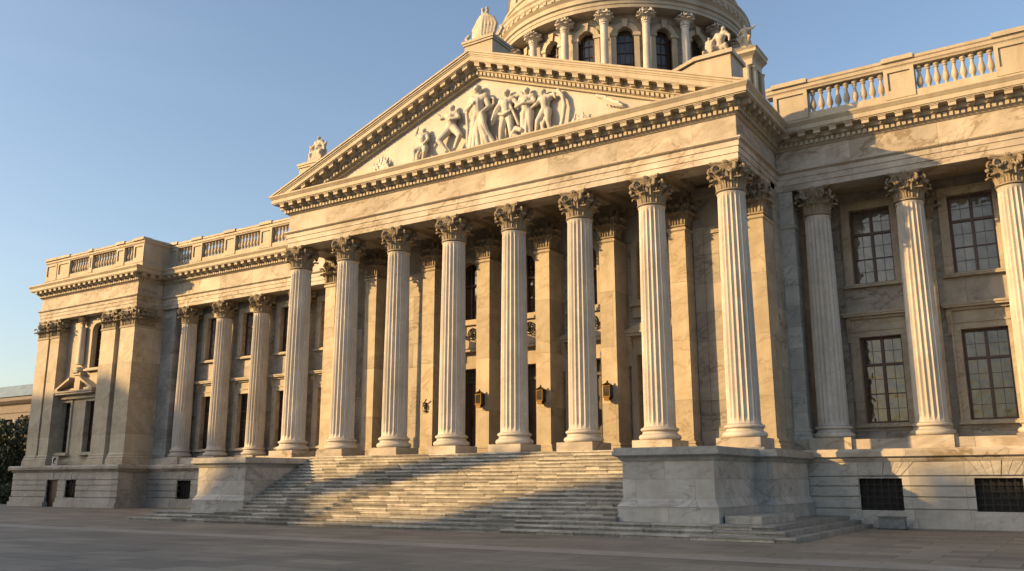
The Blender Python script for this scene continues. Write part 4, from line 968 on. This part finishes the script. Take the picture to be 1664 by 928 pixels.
sl = empty('statue', (.95, .1, 15.9), 'small weathered statue on a pedestal at the left corner of the pediment', 'statue', 'carved statues on the roof line')
pedestal(.15, 1.65, -.8, .7, 15.7, 16.98, sl)
mb = MB(); figure(mb, .9, -.05, 16.98, 1.55, dict(kl=(-.2,.35,.2), kr=(.22,.38,.2), fl=(-.2,.03,.1), fr=(.2,.03,.1), pl=(-.06,.3,.02), pr=(.06,.3,.02), chest=(0,.62,.04), belly=(0,.42,.03), neck=(0,.8,.03), er=(.3,.6,.1), hr=(.36,.45,.14), el=(-.28,.6,.1), hl=(-.3,.45,.12)), fat=1.5,
       skirt=(.12,.32,.4,.02,8)); mb.ball((.9, 0, 17.3), .5, (1.15, .8, .9)); mb.ball((.9, 0, 17.75), .34, (1.2, .8, 1))
for k in range(7): mb.capsule((.45+.15*k, -.35, 17.0), .08, (.55+.12*k, -.3, 17.7+.1*(k % 2)), .06, 8)
for s_ in (-1, 1): mb.capsule((.9+s_*.35, -.1, 17.8), .09, (.9+s_*.55, -.15, 18.1), .06, 8)
sculpt(mb, 'carved_figure', M['statue'], sl, .03, 2)

sr = empty('statue', (21.2, .6, 16.0), 'weathered statue group on a pedestal above the right slope of the pediment', 'statue', 'carved statues on the roof line')
p = MB(); p.box(20.75, .0, 16.0, 22.1, 1.4, 17.2); p.box(20.65, -.1, 17.2, 22.2, 1.5, 17.36); p.prism([(18.9, 16.6), (20.75, 16.0), (20.75, 17.2)], .05, 1.35); p.prism([(18.7, 16.62), (20.65, 17.22), (20.65, 17.36), (18.7, 16.76)], -.05, 1.45)
p.build('pedestal', M['corn'], sr)
mb = MB(); figure(mb, 21.55, .6, 17.36, 1.35, dict(kl=(-.2,.32,.2), kr=(.2,.3,.2), fl=(-.22,.03,.1), fr=(.26,.03,.1), pl=(-.06,.28,.02), pr=(.06,.28,.02), chest=(.03,.58,.06), belly=(0,.42,.03), neck=(.08,.78,.05), sl=(-.08,.72,.02), sr=(.16,.74,.02), head=(.12,.86,.06), er=(.3,.6,.1), hr=(.3,.42,.14), el=(-.2,.55,.1), hl=(-.25,.4,.12)), fat=1.5)
figure(mb, 21.15, .55, 17.36, .95, dict(head=(0,.9,.1), kl=(-.2,.32,.25), fl=(-.24,.03,.1), kr=(.15,.3,.25), pl=(-.06,.3,.02), pr=(.06,.3,.02)), fat=1.5)
sculpt(mb, 'carved_figure', M['statue'], sr, .03, 2)

s4 = tag(bpy.data.objects.new('statue', None), 'dark little statue on the turret right of the dome drum', 'statue', 'carved statues on the roof line'); C.objects.link(s4); s4.location = (tx, ty, 24.1)
mb = MB(); figure(mb, tx+.35, ty-.1, 24.1, 1.35, dict(kl=(-.2,.35,.2), kr=(.22,.38,.2), er=(.32,.75,.1), hr=(.45,.85,.1), el=(-.28,.6,.1)), fat=1.6, skirt=(.12,.25,.5,.02,7))
sculpt(mb, 'carved_figure', M['statue'], s4, .04, 2)

# ================================================================== STAIRS
SC = empty('staircase', (MID, -3.4, 0), 'broad weathered marble staircase of many steps rising to the columned portico', 'stairs')
def slabs(mb, x0, x1, y0, y1, z0, z1, lo=.7, hi=1.9, seed=0):
    rnd = random.Random(seed); x = x0
    while x < x1-.01:
        e = min(x1, x+rnd.uniform(lo, hi)); e = x1 if x1-e < .4 else e
        j = rnd.uniform(-.010, .010); k = rnd.uniform(-.007, .004); c = .012
        X0, X1, Y0, Z1 = x+.003, e-.003, y0+j, z1+k
        mb.box(X0+.004, Y0+.045, z0, X1-.004, y1-.004, Z1-.052); z0_ = Z1-.055
        vs = [(X0,Y0,z0_),(X1,Y0,z0_),(X1,y1,z0_),(X0,y1,z0_),(X0,Y0,Z1-c),(X1,Y0,Z1-c),(X0+c*.5,Y0+c,Z1),(X1-c*.5,Y0+c,Z1),(X1,y1,Z1),(X0,y1,Z1)]
        mb.add(vs, [(3,2,1,0),(0,1,5,4),(4,5,7,6),(6,7,8,9),(1,2,8,7,5),(2,3,9,8),(3,0,4,6,9)])
        x = e
low = [(0, .13, -6.14, -3.25, 25.05), (.13, .26, -5.78, -2.9, 24.68), (.26, .39, -5.42, -2.6, 24.3)]
for i, (z0, z1, yf, xl_, xr_) in enumerate(low):
    q = MB(); slabs(q, xl_, xr_, yf, yf+.5, z0, z1, .9, 2.4, 50+i)
    if i < 3:                                    # returns at both ends, back to the walls
        q.box(xr_-1.1, yf+.503, z0, xr_-.004, YBR-.17, z1-.002); q.box(xl_+.004, yf+.503, z0, xl_+1.1, YBL-.17, z1-.002)
    q.build('step', M['step'], SC)
q = MB(); q.box(-2.4, -4.92, 0, 23.9, YBR-.2, .385); q.build('landing', M['step'], SC)
q = MB(); q.box(22.64, -4.6, .386, 23.7, -1.2, .60); q.build('landing_block', M['step'], SC)
NS = 17; rise = (ZF-.39)/NS; run = (5.12-1.0)/NS
for i in range(NS):
    z1 = .39+rise*(i+1); yf = -5.12+run*i
    q = MB(); slabs(q, 2.45, 19.4, yf, yf+run+.16, z1-rise-.02, z1, .5, 1.7, i)
    q.build('step', M['step'], SC)
q = MB()
q.prismx([(-5.0, .386), (-.985, .386), (-.985, 2.5), (-1.2, 2.45)], 2.5, 19.35); q.build('core', M['step'], SC)

def cheek(x0, x1, yf, yb, lab, extra=None):
    o = empty('stair_pedestal', ((x0+x1)/2, (yf+yb)/2, .39), lab, 'pedestal', 'marble pedestals flanking the stairs')
    def rings(mb, x0, x1, yf, yb):
        mb.taper(x0-.13, yf-.13, x1+.13, yb, .388, .78, .015)
        mb.sweep([(x0, yb), (x0, yf), (x1, yf), (x1, yb)], [(-.3,.78),(.145,.78),(.145,.84),(.08,.93),(.03,1.02),(.0,1.06),(-.3,1.06)])
        mb.box(x0+.002, yf+.002, .78, x1-.002, yb, 2.2)
    def cap(mb, x0, x1, yf, yb):
        mb.sweep([(x0, yb), (x0, yf), (x1, yf), (x1, yb)], [(-.3,2.18),(.03,2.18),(.08,2.26),(.12,2.30),(.22,2.34),(.24,2.36),(.24,2.46),(.20,2.48),(.20,2.58),(-.3,2.58)])
        mb.box(x0+.1, yf+.1, 2.3, x1-.1, yb, 2.579)
    b = MB(); rings(b, x0, x1, yf, yb)
    c = MB(); cap(c, x0, x1, yf, yb)
    if extra: 
        ex0, ex1, ey0, ey1 = extra; rings(b, ex0, ex1, ey0, ey1); cap(c, ex0, ex1, ey0, ey1)
    b.build('body', M['ped'], o); c.build('cap', M['pedcap'], o)
    return o
cheek(19.48, 22.42, -4.72, -.99, 'wide grey veined marble pedestal at the right end of the stairs', (21.6, 23.0, -.985, 3.2))
cheek(-.62, 2.32, -4.72, -.99, 'marble pedestal at the left end of the stairs, its sunlit top edge facing the columns', (-1.2, .2, -.985, 6.0))

# ================================================================== SMALL THINGS
lan0 = None
labs = ['brass wall lantern on the pilaster between the fourth and fifth columns', 'brass wall lantern on the pilaster between the fifth and sixth columns', 'brass wall lantern on the pilaster between the sixth and seventh columns']
for k, i in enumerate((3, 4, 5)):
    x = i*S + .13
    if lan0 is None:
        o = empty('wall_lantern', (x, YPB, 4.72), labs[k], 'lantern', 'brass lanterns on the portico pilasters')
        f = MB(); w2 = .14
        f.box(x-.07, YPB-.04, 4.8, x+.07, YPB-.003, 5.3)
        for z in (4.86, 5.30): f.box(x-w2-.02, YPB-.36, z-.022, x+w2+.02, YPB-.06, z+.03)
        f.box(x-.03, YPB-.10, 5.26, x+.03, YPB-.003, 5.30)
        for sx in (-1, 1):
            for y in (YPB-.35, YPB-.09): f.box(x+sx*w2-.011, y-.0, 4.88, x+sx*w2+.011, y+.022, 5.28)
        f.add([(x-w2-.03,YPB-.41,5.33),(x+w2+.03,YPB-.41,5.33),(x+w2+.03,YPB-.05,5.33),(x-w2-.03,YPB-.05,5.33),(x,YPB-.23,5.47)], [(3,2,1,0),(0,1,4),(1,2,4),(2,3,4),(3,0,4)])
        f.box(x-.11, YPB-.34, 4.72, x+.11, YPB-.12, 4.83); f.ball((x, YPB-.23, 5.48), .04, n=8)
        f.build('frame', M['brass'], o)
        gl = MB(); gl.box(x-w2+.012, YPB-.34, 4.9, x+w2-.012, YPB-.085, 5.26); gl.build('glass', M['panedark'], o)
        lan0 = o
    else:
        o = lan0.copy(); C.objects.link(o); o.location = (x, YPB, 4.72); o['label'] = labs[k]
        for ch in lan0.children:
            c = ch.copy(); C.objects.link(c); c.parent = o; c.matrix_parent_inverse = ch.matrix_parent_inverse.copy()
x = 2*S + .10; mb = MB()
mb.tube([(x-.02+.15*math.cos(a), YPB-.06, 4.85+.17*math.sin(a)) for a in [.4+5.2*k/14 for k in range(15)]], [.02+.012*math.sin(k*.6) for k in range(15)], 7)
mb.tube([(x-.16, YPB-.04, 5.05), (x, YPB-.12, 5.1), (x+.14, YPB-.16, 5.24)], .03, 6); mb.tube([(x-.12, YPB-.03, 4.95), (x+.05, YPB-.1, 5.0), (x+.1, YPB-.06, 4.8)], .028, 6); mb.ball((x-.02, YPB-.06, 4.87), .05, n=8); mb.box(x-.05, YPB-.05, 4.7, x+.05, YPB-.003, 5.1)
tag(mb.build('wall_bracket', M['iron'], smooth=40), 'curled black iron bracket on the pilaster left of the lanterns', 'bracket')
# flood light box near the right basement
fb = empty('ground_light', (25.8, 2.55, 0), 'low grey metal light box standing against the right basement wall', 'light box')
q = MB(); q.taper(25.42, 2.40, 26.22, 2.72, .03, .38, .02); q.box(25.37, 2.34, .38, 26.27, 2.76, .415); q.build('body', M['box'], fb)
q = MB(); q.box(25.36, 2.32, 0, 26.28, 2.78, .03); q.build('foot', M['iron'], fb)
pl = MB(); pl.box(-27.75, PY+.05, 2.70, -27.1, PY+.12, 3.28); po = pl.build('wall_plaque', M['tym']); tag(po, 'small pale plaque with a curled crest on the left pavilion above its basement door', 'plaque')
q = MB(); q.tube([(-27.42+.14*math.cos(a), PY+.03, 3.0+.18*math.sin(a)) for a in [.3+4.6*k/10 for k in range(11)]], .025, 6); q.tube([(-27.6, PY+.03, 2.85), (-27.4, PY+.02, 3.1), (-27.25, PY+.03, 3.22)], .022, 6); q.build('crest', M['iron'], po)

# ================================================================== FAR LEFT: BUILDING, TREES, HEDGE
FB = empty('distant_building', (-88, 34, 0), 'distant classical building with a blue-grey roof beyond the left pavilion', 'building')
q = MB(); q.box(-100, 31, 0, -78, 60, 7.0); q.build('wall', M['cream'], FB)
q = MB(); q.sweep([(-100, 30.0), (-77, 30.0), (-77, 60)], [(-2,9.3),(.0,9.3),(.0,10.0),(.1,10.1),(.1,11.0),(.5,11.2),(.9,11.5),(.9,11.9),(-2,12.0)]); q.build('entablature', M['terra'], FB)
q = MB(); q.add([(-101,29,12),(-76,29,12),(-76,61,12),(-101,61,12),(-98,34,14.3),(-80,34,14.3),(-80,56,14.3),(-98,56,14.3)], [(0,1,5,4),(1,2,6,5),(2,3,7,6),(3,0,4,7),(4,5,6,7)]); q.build('roof', M['slate'], FB)
q = MB(); q.box(-100, 31.5, 7, -78, 60, 9.3); q.build('loggia_wall', M['door'], FB)
q = None
for k in range(8):
    x, y = (-77.6, 31+k*3.4)
    p = MB(); p.lathe([(.6,0),(.6,.3),(.45,.35),(.38,8.4),(.5,8.6),(.7,9.0),(.7,9.3)], x, y, 16); p.build('column', M['cream'], FB, smooth=35)
for k in range(6):
    p = MB(); p.lathe([(.6,0),(.6,.3),(.45,.35),(.38,8.4),(.5,8.6),(.7,9.0),(.7,9.3)], -81-k*3.4, 30.4, 16); p.build('column', M['cream'], FB, smooth=35)
def crown(mb, c, rx, rz, n_, leaf, rnd):
    cl = [(Vector((rnd.gauss(0, .45)*rx, rnd.gauss(0, .45)*rx, rnd.uniform(-.8, .8)*rz)), rnd.uniform(.25, .45)*rx) for _ in range(26)]
    for i in range(n_):
        cc, rr = rnd.choice(cl); d = Vector((rnd.gauss(0,1), rnd.gauss(0,1), rnd.gauss(0,1))).normalized()
        p = Vector(c) + cc + d*rr*rnd.uniform(.6, 1.05)
        u = Vector((rnd.gauss(0,1), rnd.gauss(0,1), rnd.gauss(0,1))).normalized(); v = u.cross(Vector((rnd.gauss(0,1), rnd.gauss(0,1), rnd.gauss(0,1)))).normalized(); s_ = leaf*rnd.uniform(.6, 1.4)
        mb.add([p-u*s_, p+v*s_*.6, p+u*s_, p-v*s_*.6], [(0,1,2,3)])
def tree(x, y, h, rx, lab, seed, n_=7000, leaf=.16):
    rnd = random.Random(seed); o = empty('tree', (x, y, 0), lab, 'tree', 'dark trees beyond the left pavilion')
    t = MB(); t.tube([(x,y,0),(x+.1,y,h*.25),(x-.1,y+.1,h*.5),(x,y,h*.8)], [.32,.24,.17,.06], 10)
    for k in range(7):
        a = rnd.uniform(0, 6.28); z = h*(.22+.07*k); t.tube([(x,y,z),(x+math.cos(a)*rx*.4,y+math.sin(a)*rx*.4,z+h*.1),(x+math.cos(a)*rx*.8,y+math.sin(a)*rx*.8,z+h*.16)], [.12,.08,.03], 6)
    t.build('trunk', M['bark'], o, smooth=50)
    c = MB(); crown(c, (x, y, h*.56), rx, h*.44, n_, leaf, rnd); c.build('crown', M['leaf'], o)
tree(-47, 13.5, 6.6, 2.6, 'bushy dark tree close to the corner of the left pavilion', 1)
tree(-52, 14.0, 7.4, 3.0, 'larger dark tree at the left edge of the picture', 2)
tree(-60, 21.0, 7.6, 3.2, 'dark tree half hidden behind the other two at the left', 3)
q = MB(); rnd = random.Random(4); crown(q, (-38.5, 7.2, .55), 1.6, .45, 5000, .10, rnd); hb = q.build('shrub', M['leaf']); tag(hb, 'low clipped dark shrub on the plaza beside the left pavilion', 'shrub')

# ================================================================== ADDED SHADE CASTERS (unseen, behind the camera): roof edges, crown shaped for their shadows
def block(a0, a1, prof, Y, lab, depth=16):
    """added shade caster, front at y=Y; prof: list of (a, b) along the roof edge in sunlight coordinates"""
    sh = lambda a: a + SK*Y; hz = lambda b_: b_ - SM*Y
    xs = [(sh(a), hz(b_)) for a, b_ in prof]
    o = empty('shade_block', ((xs[0][0]+xs[-1][0])/2, Y, 0), lab, 'building', 'added unseen shade casters')
    q = MB(); q.prism([(xs[0][0], 0)] + [(xs[-1][0], 0)] + xs[::-1], Y-depth, Y)
    q.build('wall', M['cream'], o)
    x = xs[0][0]+1.5; zt = min(z for _, z in xs)
    wq = MB()
    while x < xs[-1][0]-2.5:
        z = 1.2
        while z < zt-3:
            wq.box(x, Y+.002, z, x+1.3, Y+.05, z+2.0); z += 3.6
        x += 3.0
    wo = wq.build('windows', M['panedark'], o); tag(wo, kind='stuff')
    return o
def ab(x, y, z): return (x - SK*y, z + SM*y)
b1 = [ab(-75,4.4,7.8), ab(-30.5,4.4,7.6), ab(-27.4,4.4,7.5), ab(-22.6,4.4,8.7), ab(-20.3,4.4,6.5), ab(-18.2,6.3,6.0)]
b2 = [(b1[-1][0]+.05, ab(-18,6.3,2.2)[1]), ab(-8.5,6.1,2.2), ab(-.6,-4.72,1.0), ab(.2,-4.72,1.8), ab(1.2,-4.72,2.6), (6.9, .45), (7.3, -1.9), (8.6, -2.3)]
b3 = [(8.65, -2.6), (13.5, -2.55), ab(12.5,-5.3,.29), ab(14.28,-4.2,.9), ab(16.29,-3.46,1.31), ab(18.48,-2.74,1.71), (23.2, .75), (23.5, 3.8), (25.0, 3.25), (26.5, 2.95), (60, 2.95)]
block(0, 0, b1, -60, 'tallest of the added unseen shade blocks, farthest left')
block(0, 0, b2, -60.5, 'low added unseen shade block beside the tallest one')
block(0, 0, b3, -60.2, 'long added unseen shade block with a top edge shaped for the stair shadow')
rnd = random.Random(9)
TX, TYY = 11.6+SK*-34, -34.0
to_ = empty('tree', (TX+2, TYY, 0), 'added unseen tree with a tilted crown shaped to shade a band of the stairs', 'tree')
q = MB(); q.tube([(TX+1.0,TYY,0),(TX+1.0,TYY,6),(TX+.4,TYY,12.5),(TX,TYY,16)], [.3,.24,.2,.08], 8); q.build('trunk', M['bark'], to_)
q = MB()  # added crown, slanted to lay a band of shade across the steps
for i in range(7000):
    u = rnd.uniform(-1, 1); v_ = rnd.gauss(0, .42)*(1.1-abs(u)*.6); d_ = rnd.gauss(0, .8)
    a = 11.1 + 4.0*u; bb = .78 + 1.45*u + v_*.95
    p = Vector((a + SK*(TYY+d_), TYY+d_, bb - SM*(TYY+d_)))
    uu = Vector((rnd.gauss(0,1), rnd.gauss(0,1), rnd.gauss(0,1))).normalized(); vv = uu.cross(Vector((rnd.gauss(0,1), rnd.gauss(0,1), rnd.gauss(0,1)))).normalized()
    q.add([p-uu*.17, p+vv*.1, p+uu*.17, p-vv*.1], [(0,1,2,3)])
q.build('crown', M['leaf'], to_)
